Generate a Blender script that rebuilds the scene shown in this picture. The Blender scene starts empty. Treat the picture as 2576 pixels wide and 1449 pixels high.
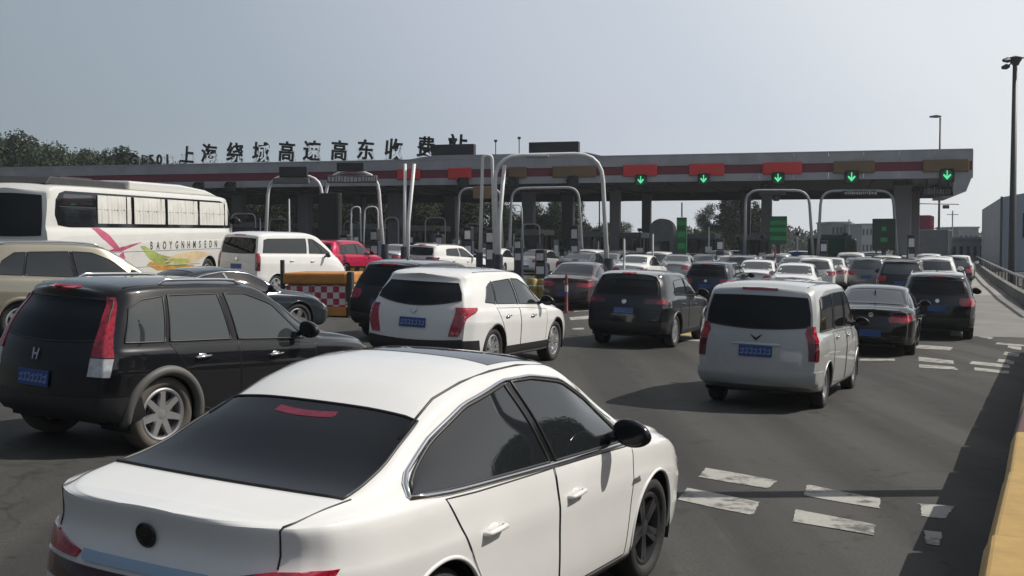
import bpy, bmesh, math, random
import numpy as np
from mathutils import Vector, Matrix
R = math.radians
random.seed(7)
rng = np.random.default_rng(7)
S = bpy.context.scene

# ------------------------------------------------------------------ camera
CAM_H, FPX, PITCH = 2.14, 3000.0, R(-2.16)
cd = bpy.data.cameras.new('camera'); cam = bpy.data.objects.new('camera', cd); S.collection.objects.link(cam)
cam.location = (0, 0, CAM_H); cam.rotation_euler = (R(90) + PITCH, 0, 0)
cd.sensor_width = 36; cd.lens = 36 * FPX / 2576; cd.clip_start = .1; cd.clip_end = 4000
S.camera = cam

# ------------------------------------------------------------------ light
SUN_AZ, SUN_EL = math.atan2(.98, .19), R(45)     # azimuth from +Y towards +X
W = bpy.data.worlds.new('World'); S.world = W; W.use_nodes = True
nt = W.node_tree; bg = nt.nodes['Background']
sky = nt.nodes.new('ShaderNodeTexSky'); sky.sky_type = 'NISHITA'; sky.sun_disc = False
sky.sun_elevation = SUN_EL; sky.sun_rotation = SUN_AZ
sky.air_density = 1.0; sky.dust_density = 2.0; sky.ozone_density = 1.0; sky.altitude = 0
# hazy air: the sky texture greyed by pale haze that brightens towards the sun
def wn(t): return nt.nodes.new(t)
wtc = wn('ShaderNodeTexCoord'); wdot = wn('ShaderNodeVectorMath'); wdot.operation = 'DOT_PRODUCT'
wdot.inputs[1].default_value = (math.sin(SUN_AZ) * math.cos(SUN_EL), math.cos(SUN_AZ) * math.cos(SUN_EL), math.sin(SUN_EL))
nt.links.new(wtc.outputs['Generated'], wdot.inputs[0])
BGS = .05
wr_ = wn('ShaderNodeValToRGB'); wmr = wn('ShaderNodeMapRange')
wmr.inputs['From Min'].default_value = -.6; wmr.inputs['From Max'].default_value = 1
nt.links.new(wdot.outputs['Value'], wmr.inputs['Value']); nt.links.new(wmr.outputs[0], wr_.inputs[0])
el = wr_.color_ramp.elements
HAZE = [(-.6, (.045, .058, .08)), (-.32, (.12, .15, .19)), (-.13, (.275, .325, .38)), (.0, (.335, .395, .455)), (.09, (.375, .44, .51)), (.26, (.56, .61, .70)), (.34, (.62, .675, .76)), (.45, (.80, .84, .88)), (.555, (.86, .91, .94)), (.72, (.60, .63, .66)), (1., (.9, .9, .9))]
while len(el) < len(HAZE): el.new(.5)
for e_, (p_, c_) in zip(el, HAZE): e_.position = (p_ + .6) / 1.6; e_.color = (*c_, 1)
wsc = wn('ShaderNodeVectorMath'); wsc.operation = 'SCALE'; wsc.inputs['Scale'].default_value = 1 / BGS; nt.links.new(wr_.outputs[0], wsc.inputs[0])
wsep = wn('ShaderNodeSeparateXYZ'); nt.links.new(wtc.outputs['Generated'], wsep.inputs[0])
wel = wn('ShaderNodeMapRange'); wel.interpolation_type = 'SMOOTHSTEP'
wel.inputs['From Min'].default_value = .10; wel.inputs['From Max'].default_value = .75; wel.inputs['To Min'].default_value = .93; wel.inputs['To Max'].default_value = .35
nt.links.new(wsep.outputs['Z'], wel.inputs['Value'])
wmx = wn('ShaderNodeMix'); wmx.data_type = 'RGBA'; nt.links.new(wel.outputs[0], wmx.inputs['Factor'])
nt.links.new(sky.outputs[0], wmx.inputs['A']); nt.links.new(wsc.outputs[0], wmx.inputs['B'])
wlo = wn('ShaderNodeMapRange'); wlo.inputs['From Min'].default_value = -.02; wlo.inputs['From Max'].default_value = .10; wlo.inputs['To Min'].default_value = 1; wlo.inputs['To Max'].default_value = 0
nt.links.new(wsep.outputs['Z'], wlo.inputs['Value'])
wml = wn('ShaderNodeMix'); wml.data_type = 'RGBA'; wml.blend_type = 'MULTIPLY'; nt.links.new(wlo.outputs[0], wml.inputs['Factor']); nt.links.new(wmx.outputs['Result'], wml.inputs['A']); wml.inputs['B'].default_value = (1.22, 1.16, 1.05, 1)
nt.links.new(wml.outputs['Result'], bg.inputs[0]); bg.inputs[1].default_value = BGS
sd = bpy.data.lights.new('sun', 'SUN'); sd.energy = 4.9; sd.angle = R(.5); sd.color = (1, .95, .87)
sun = bpy.data.objects.new('sun', sd); S.collection.objects.link(sun)
dv = Vector((math.sin(SUN_AZ) * math.cos(SUN_EL), math.cos(SUN_AZ) * math.cos(SUN_EL), math.sin(SUN_EL)))
sun.rotation_euler = dv.to_track_quat('Z', 'Y').to_euler()
S.view_settings.view_transform = 'Standard'; S.view_settings.look = 'None'
S.view_settings.exposure = 0; S.view_settings.gamma = 1
S.cycles.max_bounces = 6; S.cycles.glossy_bounces = 3; S.cycles.diffuse_bounces = 3
S.cycles.caustics_reflective = False; S.cycles.caustics_refractive = False

# ------------------------------------------------------------------ helpers
def tag(o, label=None, cat=None, group=None, kind=None):
    if label: o['label'] = label
    if cat: o['category'] = cat
    if group: o['group'] = group
    if kind: o['kind'] = kind
    return o

def link(o, parent=None):
    S.collection.objects.link(o)
    if parent is not None: o.parent = parent
    return o

def empty(name, loc=(0, 0, 0), rz=0, label=None, cat=None, group=None):
    o = bpy.data.objects.new(name, None); o.location = loc; o.rotation_euler = (0, 0, rz)
    o.empty_display_size = .2
    link(o); return tag(o, label, cat, group)

def copy_tree(o, parent=None):
    c = o.copy(); link(c, parent)
    for ch in list(o.children): copy_tree(ch, c)
    return c

def gz(x, y):
    """height of the plaza: cross-fall to the right, gentle rise towards the booths"""
    a = -.60 * math.tanh(x / 13) if x < 0 else -.45 * math.tanh(x / 13)
    t = min(max((y - 25) / 35, 0), 1)
    return a + .35 * t * t * (3 - 2 * t)

CP, SP = math.cos(PITCH), math.sin(PITCH)
def ray(px, py):
    d = (px - 1288) / FPX; v = (724.5 - py) / FPX
    return d, CP - v * SP, SP + v * CP
def at(px, py, Y):
    a, b, c = ray(px, py); t = Y / b
    return Vector((a * t, Y, CAM_H + c * t))
def gnd(px, py):
    a, b, c = ray(px, py); t = 10.
    for _ in range(30):
        t = (gz(a * t, b * t) - CAM_H) / c
    return Vector((a * t, b * t, gz(a * t, b * t)))

class MB:
    """collects simple shapes and links them as ONE mesh object"""
    def __init__(s): s.v = []; s.f = []
    def add(s, vs, fs):
        n = len(s.v); s.v += [tuple(v) for v in vs]; s.f += [tuple(i + n for i in f) for f in fs]; return s
    def box(s, c, d, rz=0, ry=0, rx=0):
        x, y, z = d[0] / 2, d[1] / 2, d[2] / 2
        M = Matrix.Translation(c) @ Matrix.Rotation(rz, 4, 'Z') @ Matrix.Rotation(ry, 4, 'Y') @ Matrix.Rotation(rx, 4, 'X')
        vs = [M @ Vector(p) for p in ((-x, -y, -z), (x, -y, -z), (x, y, -z), (-x, y, -z), (-x, -y, z), (x, -y, z), (x, y, z), (-x, y, z))]
        return s.add(vs, [(0, 3, 2, 1), (4, 5, 6, 7), (0, 1, 5, 4), (1, 2, 6, 5), (2, 3, 7, 6), (3, 0, 4, 7)])
    def bx(s, x0, x1, y0, y1, z0, z1): return s.box(((x0 + x1) / 2, (y0 + y1) / 2, (z0 + z1) / 2), (x1 - x0, y1 - y0, z1 - z0))
    def tube(s, pts, r, n=8, closed=False, caps=True):
        P = [Vector(p) for p in pts]; m = len(P)
        rr = r if isinstance(r, (list, tuple)) else [r] * m
        T = []
        for i in range(m):
            a = P[i - 1] if (i > 0 or closed) else P[i]; b = P[(i + 1) % m] if (i < m - 1 or closed) else P[i]
            t = (b - a); T.append(t.normalized() if t.length > 1e-9 else Vector((0, 0, 1)))
        up = Vector((0, 0, 1)) if abs(T[0].z) < .9 else Vector((1, 0, 0))
        u = T[0].cross(up).normalized(); rings = []
        vs = []
        for i in range(m):
            u = (u - T[i] * u.dot(T[i])); u = u.normalized() if u.length > 1e-6 else T[i].orthogonal().normalized()
            w = T[i].cross(u)
            vs += [P[i] + (u * math.cos(2 * math.pi * k / n) + w * math.sin(2 * math.pi * k / n)) * rr[i] for k in range(n)]
        fs = []
        for i in range(m if closed else m - 1):
            j = (i + 1) % m
            fs += [(i * n + k, i * n + (k + 1) % n, j * n + (k + 1) % n, j * n + k) for k in range(n)]
        if caps and not closed: fs += [tuple(range(n))[::-1], tuple((m - 1) * n + k for k in range(n))]
        return s.add(vs, fs)
    def cyl(s, a, b, r, n=12): return s.tube([a, b], r, n)
    def lathe(s, prof, n=24, M=None, axis='Z'):
        """prof: (radius, height) list"""
        vs = []
        for r, h in prof:
            for k in range(n):
                a = 2 * math.pi * k / n
                p = Vector((r * math.cos(a), r * math.sin(a), h)) if axis == 'Z' else Vector((r * math.cos(a), h, r * math.sin(a)))
                vs.append(M @ p if M else p)
        fs = []
        for i in range(len(prof) - 1):
            fs += [(i * n + k, i * n + (k + 1) % n, (i + 1) * n + (k + 1) % n, (i + 1) * n + k) for k in range(n)]
        return s.add(vs, fs)
    def prism(s, poly, z0, z1, M=None):
        n = len(poly)
        vs = [Vector((x, y, z0)) for x, y in poly] + [Vector((x, y, z1)) for x, y in poly]
        if M: vs = [M @ v for v in vs]
        return s.add(vs, [tuple(range(n))[::-1], tuple(range(n, 2 * n))] + [(i, (i + 1) % n, n + (i + 1) % n, n + i) for i in range(n)])
    def ball(s, c, d, n=12, m=8):
        vs = [];
        for i in range(m + 1):
            t = math.pi * i / m
            for k in range(n):
                a = 2 * math.pi * k / n
                vs.append((c[0] + d[0] * math.sin(t) * math.cos(a), c[1] + d[1] * math.sin(t) * math.sin(a), c[2] + d[2] * math.cos(t)))
        return s.add(vs, [(i * n + k, (i + 1) * n + k, (i + 1) * n + (k + 1) % n, i * n + (k + 1) % n) for i in range(m) for k in range(n)])
    def build(s, name, m, parent=None, smooth=False, bevel=0, merge=0):
        me = bpy.data.meshes.new(name); me.from_pydata(s.v, [], s.f); me.update()
        bm = bmesh.new(); bm.from_mesh(me)
        if merge: bmesh.ops.remove_doubles(bm, verts=bm.verts, dist=merge)
        bmesh.ops.recalc_face_normals(bm, faces=bm.faces)
        if bevel:
            bmesh.ops.bevel(bm, geom=[e for e in bm.edges if len(e.link_faces) == 2 and e.calc_face_angle(0) > .5],
                            offset=bevel, segments=2, profile=.5, affect='EDGES', clamp_overlap=True)
        bm.to_mesh(me); bm.free()
        if smooth:
            for p in me.polygons: p.use_smooth = True
            if smooth != 'all': me.set_sharp_from_angle(angle=R(40))
        me.materials.append(m)
        o = bpy.data.objects.new(name, me)
        return link(o, parent)

# ------------------------------------------------------------------ materials
MATS = {}
def mat(name, col, rough=.5, metal=0, coat=0, ior=1.5, var=0, vscale=3, emit=0, bump=0, bscale=40, detail=6, col2=None, sheen=0, spec=.5):
    if name in MATS: return MATS[name]
    m = bpy.data.materials.new(name); m.use_nodes = True; n = m.node_tree; b = n.nodes['Principled BSDF']
    b.inputs['Base Color'].default_value = (*col, 1); b.inputs['Roughness'].default_value = rough
    b.inputs['Metallic'].default_value = metal; b.inputs['IOR'].default_value = ior
    b.inputs['Coat Weight'].default_value = coat; b.inputs['Coat Roughness'].default_value = .03
    b.inputs['Specular IOR Level'].default_value = spec
    if emit:
        b.inputs['Emission Color'].default_value = (*col, 1); b.inputs['Emission Strength'].default_value = emit
    if var or bump or col2:
        tc = n.nodes.new('ShaderNodeTexCoord')
    if var or col2:
        t = n.nodes.new('ShaderNodeTexNoise'); t.inputs['Scale'].default_value = vscale; t.inputs['Detail'].default_value = detail
        t.inputs['Roughness'].default_value = .65
        n.links.new(tc.outputs['Object'], t.inputs['Vector'])
        r = n.nodes.new('ShaderNodeValToRGB'); r.color_ramp.elements[0].position = .32; r.color_ramp.elements[1].position = .68
        c2 = col2 or tuple(c * (1 - var) for c in col)
        c1 = col if col2 else tuple(min(1, c * (1 + var * .5)) for c in col)
        r.color_ramp.elements[0].color = (*c2, 1); r.color_ramp.elements[1].color = (*c1, 1)
        n.links.new(t.outputs[0], r.inputs[0]); n.links.new(r.outputs[0], b.inputs['Base Color'])
    if bump:
        t2 = n.nodes.new('ShaderNodeTexNoise'); t2.inputs['Scale'].default_value = bscale; t2.inputs['Detail'].default_value = 4
        n.links.new(tc.outputs['Object'], t2.inputs['Vector'])
        bp = n.nodes.new('ShaderNodeBump'); bp.inputs['Strength'].default_value = bump; bp.inputs['Distance'].default_value = .02
        n.links.new(t2.outputs[0], bp.inputs['Height']); n.links.new(bp.outputs[0], b.inputs['Normal'])
    MATS[name] = m; return m

def paint(name, col, metal=0., rough=.32, coat=1.):
    return mat('paint ' + name, col, rough, metal, coat, var=.05, vscale=1.3, spec=.1)
P_WHITE = paint('white', (.69, .685, .67)); P_BLACK = paint('black', (.006, .0065, .008)); P_NAVY = paint('navy', (.012, .018, .035))
P_SILVER = paint('silver', (.55, .56, .57), .55, .35); P_GREY = paint('grey', (.17, .175, .18), .4); P_BEIGE = paint('beige', (.30, .28, .225), .35)
P_RED = paint('red', (.42, .010, .055), .2); P_SLATE = paint('slate', (.028, .036, .045), .3); P_LGREY = paint('light grey', (.38, .385, .39), .3)
P_DARK = paint('charcoal', (.011, .0115, .013), .1)
GLASS = mat('tinted glass', (.012, .014, .016), .03, ior=1.8, coat=.0)
GLASS2 = mat('deep tinted glass', (.007, .008, .010), .05, ior=1.33)
BLK = mat('black plastic', (.016, .016, .017), .45, var=.2, vscale=6)
BLKG = mat('gloss black trim', (.01, .01, .011), .15)
RUB = mat('tyre rubber', (.018, .0175, .017), .8, var=.25, vscale=5, bump=.3, bscale=60)
DUSTY = mat('dusty rubber', (.10, .09, .075), .9, var=.3, vscale=5)
ALLOY = mat('alloy', (.62, .62, .63), .28, .85)
ALLOYD = mat('dark alloy', (.06, .06, .065), .3, .6)
CHROME = mat('chrome', (.78, .79, .8), .12, 1)
LAMP_R = mat('red lamp', (.40, .008, .03), .12, coat=1, var=.75, vscale=22)
LAMP_RD = mat('dark red lamp', (.10, .004, .012), .1, coat=1, var=.3, vscale=14)
LAMP_W = mat('clear lamp', (.55, .56, .58), .12, coat=1, var=.3, vscale=20)
PLATE = mat('blue plate', (.02, .07, .24), .4, var=.2, vscale=12)
PLATE_W = mat('plate characters', (.6, .62, .66), .5)
STEEL_W = mat('white painted steel', (.62, .63, .63), .4, var=.12, vscale=2)
STEEL_G = mat('grey painted steel', (.30, .31, .32), .45, var=.15, vscale=2)
STEEL_D = mat('dark steel', (.03, .03, .033), .5, var=.2, vscale=3)
DARKBOX = mat('dark sign face', (.012, .012, .014), .55, var=.2, vscale=3)
CONC = mat('concrete', (.36, .35, .33), .85, var=.25, vscale=1.2, bump=.3, bscale=18)
# ------------------------------------------------------------------ vehicles
def curve(pts):
    """monotone cubic through control points"""
    x = np.array([p[0] for p in pts], float); y = np.array([p[1] for p in pts], float)
    h = np.diff(x); d = np.diff(y) / h; m = np.zeros(len(x))
    m[0], m[-1] = d[0], d[-1]
    for i in range(1, len(x) - 1):
        if d[i - 1] * d[i] > 0:
            w1 = 2 * h[i] + h[i - 1]; w2 = h[i] + 2 * h[i - 1]
            m[i] = (w1 + w2) / (w1 / d[i - 1] + w2 / d[i])
    def f(q):
        q = min(max(q, x[0]), x[-1]); i = min(max(int(np.searchsorted(x, q)) - 1, 0), len(h) - 1)
        t = (q - x[i]) / h[i]
        return float((1 + 2 * t) * (1 - t) ** 2 * y[i] + t * (1 - t) ** 2 * h[i] * m[i] + t * t * (3 - 2 * t) * y[i + 1] + t * t * (t - 1) * h[i] * m[i + 1])
    return f

def resample(poly, n):
    P = np.array(poly, float); s = np.r_[0, np.cumsum(np.hypot(*np.diff(P, axis=0).T))]
    q = np.linspace(0, s[-1], n)
    return np.stack([np.interp(q, s, P[:, 0]), np.interp(q, s, P[:, 1])], 1)

class Shell:
    """body surface of a vehicle; x forward from the rear axle, y left, z up"""
    def __init__(s, sp):
        s.sp = sp; s.W = sp['W']; s.L0, s.L1 = sp['top'][0][0], sp['top'][-1][0]
        for k in ('top', 'belt', 'bot', 'plan', 'rear', 'front'): setattr(s, k, curve(sp[k]))
        s.roofw = sp.get('roofw', .72); s.crown = sp.get('crown', .05); s.dr = sp.get('dr', .9); s.df = sp.get('df', .7)
        s.be = sp.get('bexp', 2); s.br = sp.get('br', .12); s.bf = sp.get('bf', .2); s.crease = sp.get('crease', .012); s.cache = {}
    def sec(s, x):
        k = round(x, 3)
        if k in s.cache: return s.cache[k]
        w = s.W * s.plan(x); zb = s.bot(x); h = s.belt(x); zt = max(s.top(x), h + .02)
        g = zt - h; t = min(g / .42, 1); t = t * t * (3 - 2 * t)
        yr = w * (.85 + (s.roofw - .85) * t); ze = h + max(.45 * g, g - s.crown - .045); d = h - zb; c = s.crease
        P = [(0, zb), (.76 * w, zb), (.93 * w, zb + .02), (.968 * w, zb + .10 * d), (.985 * w, zb + .3 * d), (w - c * .5, zb + .55 * d), (w, zb + .72 * d), (w - c * .6, zb + .78 * d),
             (.972 * w, h - .05 * d), (.945 * w, h), (.925 * w * (1 - t) + (.93 * w) * t, h + .06 * g),
             (.5 * (.945 * w + yr) + .018 * t, h + .52 * (ze - h)), (yr + .012 * t, ze - .03 * t), (yr - .03, ze + .5 * (zt - ze)), (.62 * yr, zt - .22 * s.crown * t - .12 * g * (1 - t)), (.3 * yr, zt - .03 * s.crown), (0, zt)]
        P = np.array(P)
        for _ in range(2):
            A = P[:-1] * .75 + P[1:] * .25; B = P[:-1] * .25 + P[1:] * .75
            Q = np.empty((2 * len(A) + 2, 2)); Q[0] = P[0]; Q[-1] = P[-1]; Q[1:-1:2] = A; Q[2:-1:2] = B
            P = Q
        s.cache[k] = P; return P
    def shift(s, x, z):
        kr = min(max(1 - (x - s.L0) / s.dr, 0), 1) ** 2; kf = min(max(1 - (s.L1 - x) / s.df, 0), 1) ** 2
        return kr * s.rear(z) + kf * s.front(z)
    def side_y(s, x, z):
        P = s.sec(x); return float(np.interp(z, P[6:, 1], P[6:, 0]))
    def top_z(s, x, y):
        P = s.sec(x); k = int(np.argmax(P[:, 0])); return float(np.interp(abs(y), P[k:, 0][::-1], P[k:, 1][::-1]))
    def base(s, X, z):
        x = X
        for _ in range(6): x = min(max(X - s.shift(x, z), s.L0), s.L1)
        return x
    def S(s, X, z, sd=-1):
        return (X, sd * s.side_y(s.base(X, z), z), z)
    def T(s, X, y):
        x = X; z = 0
        for _ in range(6): z = s.top_z(x, y); x = min(max(X - s.shift(x, z), s.L0), s.L1)
        return (X, y, z)
    def RR(s, y, z):
        ye = max(s.side_y(s.L0, z), .01); c = min(abs(y) / ye, 1)
        return (s.L0 + s.rear(z) - s.br * (1 - c ** s.be), y, z)
    def FF(s, y, z):
        ye = max(s.side_y(s.L1, z), .01); c = min(abs(y) / ye, 1)
        return (s.L1 + s.front(z) + s.bf * (1 - c * c), y, z)
    def C(s, a, z, end='r', sd=-1):
        """point at arc length a from the corner: a<0 on the end face, a>0 on the flank"""
        L = s.L0 if end == 'r' else s.L1; F = s.RR if end == 'r' else s.FF
        ye = s.side_y(L, z)
        if a <= 0:
            y = max(ye + a * .97, 0); p = F(y, z); return (p[0], sd * p[1], z)
        x = L; acc = 0; st = .02; p = (L + s.shift(L, z), ye)
        while acc < a:
            x2 = x + (st if end == 'r' else -st); q = (x2 + s.shift(x2, z), s.side_y(x2, z))
            d = math.hypot(q[0] - p[0], q[1] - p[1]); 
            if acc + d >= a:
                t = (a - acc) / d; p = (p[0] + (q[0] - p[0]) * t, p[1] + (q[1] - p[1]) * t); break
            acc += d; p = q; x = x2
        return (p[0], sd * p[1], z)
    def body(s, nx, axles, Ra, wr):
        xs = list(np.linspace(s.L0, s.L1, nx))
        rows = len(s.sec(0)); cc = [0, .3, .5, .66, .78, .87, .94, .98]
        G = []
        for c in cc:
            P = s.sec(s.L0); G.append([(s.L0 + s.rear(z) - s.br * (1 - c ** s.be), y * c, z) for y, z in P])
        for x in xs:
            P = s.sec(x); G.append([(x + s.shift(x, z), y, z) for y, z in P])
        for c in cc[::-1]:
            P = s.sec(s.L1); G.append([(s.L1 + s.front(z) + s.bf * (1 - c * c), y * c, z) for y, z in P])
        n = len(G); vs = []; fs = []
        for sd in (1, -1):
            o = len(vs); vs += [(p[0], sd * p[1], p[2]) for g in G for p in g]
            for i in range(n - 1):
                for j in range(rows - 1):
                    a = o + i * rows + j; q = (a, a + rows, a + rows + 1, a + 1)
                    fs.append(q if sd > 0 else q[::-1])
        me = bpy.data.meshes.new('body'); me.from_pydata(vs, [], fs)
        bm = bmesh.new(); bm.from_mesh(me)
        bmesh.ops.remove_doubles(bm, verts=bm.verts, dist=1e-4)
        bmesh.ops.dissolve_degenerate(bm, edges=bm.edges, dist=1e-5)
        for xa in axles:
            ins = {v for v in bm.verts if (v.co.x - xa) ** 2 + (v.co.z - wr) ** 2 < Ra * Ra and abs(v.co.y) > .48 * s.W}
            bmesh.ops.delete(bm, geom=[f for f in bm.faces if all(v in ins for v in f.verts)], context='FACES')
            for v in [v for v in bm.verts if v in ins]:
                dx, dz = v.co.x - xa, v.co.z - wr; r = math.hypot(dx, dz)
                if r > .05 and v.link_faces: v.co.x = xa + dx / r * Ra; v.co.z = max(wr + dz / r * Ra, min(v.co.z, wr))
            bmesh.ops.delete(bm, geom=[v for v in bm.verts if not v.link_faces], context='VERTS')
        bmesh.ops.recalc_face_normals(bm, faces=bm.faces)
        bm.to_mesh(me); bm.free()
        for p in me.polygons: p.use_smooth = True
        me.set_sharp_from_angle(angle=R(48))
        return me

def patch(G, name, m, parent, off=.004, skirt=.012, closed=False):
    """a thin panel that follows the body: G is a grid of points, rows x columns"""
    G = np.array(G, float); r, c = G.shape[:2]
    du = np.gradient(G, axis=1); dv = np.gradient(G, axis=0)
    N = np.cross(du, dv); ln = np.linalg.norm(N, axis=2, keepdims=True); N = N / np.maximum(ln, 1e-9)
    bad = ln[..., 0] < 1e-9
    if bad.any():
        av = N[~bad].mean(0); N[bad] = av / np.linalg.norm(av)
    ctr = G.reshape(-1, 3).mean(0); 
    ref = ctr - np.array(parent.get('_mid', (1.3, 0, .75)) if parent else (1.3, 0, .75))
    if (N.reshape(-1, 3).mean(0) * ref).sum() < 0: N = -N
    top = (G + N * off).reshape(-1, 3); vs = [tuple(v) for v in top]; fs = []
    for i in range(r - 1):
        for j in range(c - 1): fs.append((i * c + j, i * c + j + 1, (i + 1) * c + j + 1, (i + 1) * c + j))
    loop = [(0, j) for j in range(c)] + [(i, c - 1) for i in range(1, r)] + [(r - 1, j) for j in range(c - 2, -1, -1)] + [(i, 0) for i in range(r - 2, 0, -1)]
    b0 = len(vs)
    if skirt:
        vs += [tuple(G[i, j] + N[i, j] * off) for i, j in loop] + [tuple(G[i, j] - N[i, j] * skirt) for i, j in loop]; k = len(loop)
        fs += [(b0 + i, b0 + (i + 1) % k, b0 + k + (i + 1) % k, b0 + k + i) for i in range(k)]
    me = bpy.data.meshes.new(name); me.from_pydata(vs, [], fs)
    bm = bmesh.new(); bm.from_mesh(me)
    bmesh.ops.dissolve_degenerate(bm, edges=bm.edges, dist=1e-5)
    # orient outwards
    bm.faces.ensure_lookup_table()
    acc = Vector((0, 0, 0))
    for f in bm.faces: acc += f.normal * f.calc_area()
    if acc.dot(Vector(ref)) < 0: bmesh.ops.reverse_faces(bm, faces=bm.faces)
    bm.to_mesh(me); bm.free()
    for p in me.polygons: p.use_smooth = True
    me.materials.append(m)
    o = bpy.data.objects.new(name, me); link(o, parent)
    return o, [tuple(G[i, j] + N[i, j] * off) for i, j in loop]

def side_grid(sh, bottom, top, sd, n=14, m=7):
    b, t = resample(bottom, n), resample(top, n)
    return [[sh.S(*(b[j] + (t[j] - b[j]) * i / (m - 1)), sd) for j in range(n)] for i in range(m)]
def top_grid(sh, rows, n=11, m=9):
    """rows: (X at centre, X at the edge, half width)"""
    rr = []
    for i in range(m):
        q = i / (m - 1) * (len(rows) - 1); k = min(int(q), len(rows) - 2); t = q - k
        rr.append([rows[k][a] + (rows[k + 1][a] - rows[k][a]) * t for a in range(3)])
    return [[sh.T(xc + (xe - xc) * (u * u), hw * u) for u in np.linspace(-1, 1, n)] for xc, xe, hw in rr]
def end_grid(sh, rows, end='r', n=11, m=9):
    """rows: (z at centre, z at edge, half width)"""
    F = sh.RR if end == 'r' else sh.FF; g = []
    for i in range(m):
        q = i / (m - 1) * (len(rows) - 1); k = min(int(q), len(rows) - 2); t = q - k
        a = [rows[k][c] + (rows[k + 1][c] - rows[k][c]) * t for c in range(3)]
        g.append([F(a[2] * u, a[0] + (a[1] - a[0]) * u * u) for u in np.linspace(-1, 1, n)])
    return g
def corner_grid(sh, rows, sd, end='r', n=9, m=7):
    """rows: (z, start arc, end arc) round the corner"""
    g = []
    for i in range(m):
        q = i / (m - 1) * (len(rows) - 1); k = min(int(q), len(rows) - 2); t = q - k
        z, a0, a1 = [rows[k][c] + (rows[k + 1][c] - rows[k][c]) * t for c in range(3)]
        g.append([sh.C(a, z, end, sd) for a in np.linspace(a0, a1, n)])
    return g

WH = {}
def wheel_mesh(r, w, style, lod):
    k = (round(r, 3), round(w, 3), style, lod)
    if k in WH: return WH[k]
    n = (40, 24, 14)[lod]; rr = r * (.70 if style != 'steel' else .62)
    t = MB()
    t.lathe([(rr, -w * .38), (rr + .02, -w * .46), (r - .06, -w * .52), (r - .02, -w * .48), (r, -w * .38), (r + .001, 0), (r, w * .38), (r - .02, w * .48), (r - .06, w * .52), (rr + .02, w * .46), (rr, w * .38)], n, axis='Y')
    o = t.build('wheel', RUB, None, smooth='all'); tm = o.data; bpy.data.objects.remove(o)
    q = MB()
    q.lathe([(rr + .004, w * .40), (rr - .012, w * .43), (rr - .03, w * .40), (rr - .04, w * .2), (rr - .04, -w * .3)], n, axis='Y')
    q.lathe([(.001, w * .36), (.035, w * .36), (.06, w * .33), (.07, w * .2)], n, axis='Y')
    ns = {'five': 5, 'ten': 10, 'seven': 7, 'fivetwin': 5, 'steel': 0}[style]
    for i in range(ns):
        a = 2 * math.pi * i / ns + .2
        for da in ((-.13, .13) if style == 'fivetwin' else (0,)):
            hw = {'five': .045, 'ten': .022, 'seven': .03, 'fivetwin': .022}[style]
            ca, sa = math.cos(a), math.sin(a); px, pz = -sa, ca
            r0, r1 = .05, rr - .015; aa = a + da; e = (math.cos(aa) * r1, math.sin(aa) * r1); s0 = (math.cos(a + da * .5) * r0, math.sin(a + da * .5) * r0)
            vs = []
            for (cx, cz), ww, yo in ((s0, hw * 1.15, w * .345), (e, hw * .85, w * .40)):
                for sg in (-1, 1):
                    vs.append((cx + px * ww * sg, yo, cz + pz * ww * sg))
                for sg in (1, -1):
                    vs.append((cx + px * ww * sg * 1.25, yo - .035, cz + pz * ww * sg * 1.25))
            q.add(vs, [(0, 1, 5, 4), (1, 2, 6, 5), (3, 0, 4, 7), (2, 3, 7, 6)])
    if style == 'steel':
        q.lathe([(rr - .03, w * .1), (.1, w * .32), (.03, w * .34), (.001, w * .34)], n, axis='Y')
    o = q.build('rim', ALLOY, None, smooth=True); rm = o.data; bpy.data.objects.remove(o)
    q = MB(); q.lathe([(rr - .035, w * .12), (.001, w * .08)], n, axis='Y')
    q.lathe([(rr * .62, w * .14), (rr * .62, w * .2), (rr * .3, w * .2)], n, axis='Y')
    o = q.build('brake_disc', STEEL_D, None, smooth=True); dm = o.data; bpy.data.objects.remove(o)
    WH[k] = (tm, rm, dm); return WH[k]

def add_wheel(root, x, sd, r, w, W_, style, lod, rim=None, tyre=None):
    tm, rm, dm = wheel_mesh(r, w, style, lod)
    o = bpy.data.objects.new('wheel', tm); link(o, root); o.location = (x, sd * (W_ - w * .52), r)
    o.rotation_euler = (0, random.uniform(0, 1.2), 0 if sd > 0 else math.pi)
    if tyre: o.material_slots[0].link = 'OBJECT'; o.material_slots[0].material = tyre
    for nm, me in (('rim', rm), ('brake_disc', dm)):
        q = bpy.data.objects.new(nm, me); link(q, o)
        if nm == 'rim' and rim: q.material_slots[0].link = 'OBJECT'; q.material_slots[0].material = rim
    return o

def place(root, X, Y, yaw):
    """stand a vehicle on the sloping plaza; yaw<0 turns its nose to the right"""
    e = .3; n = Vector((-(gz(X + e, Y) - gz(X - e, Y)) / (2 * e), -(gz(X, Y + e) - gz(X, Y - e)) / (2 * e), 1)).normalized()
    f = Vector((math.sin(-yaw), math.cos(yaw), 0)); l = n.cross(f).normalized(); f = l.cross(n)
    root.matrix_world = Matrix(((f.x, l.x, n.x, X), (f.y, l.y, n.y, Y), (f.z, l.z, n.z, gz(X, Y)), (0, 0, 0, 1)))

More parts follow.
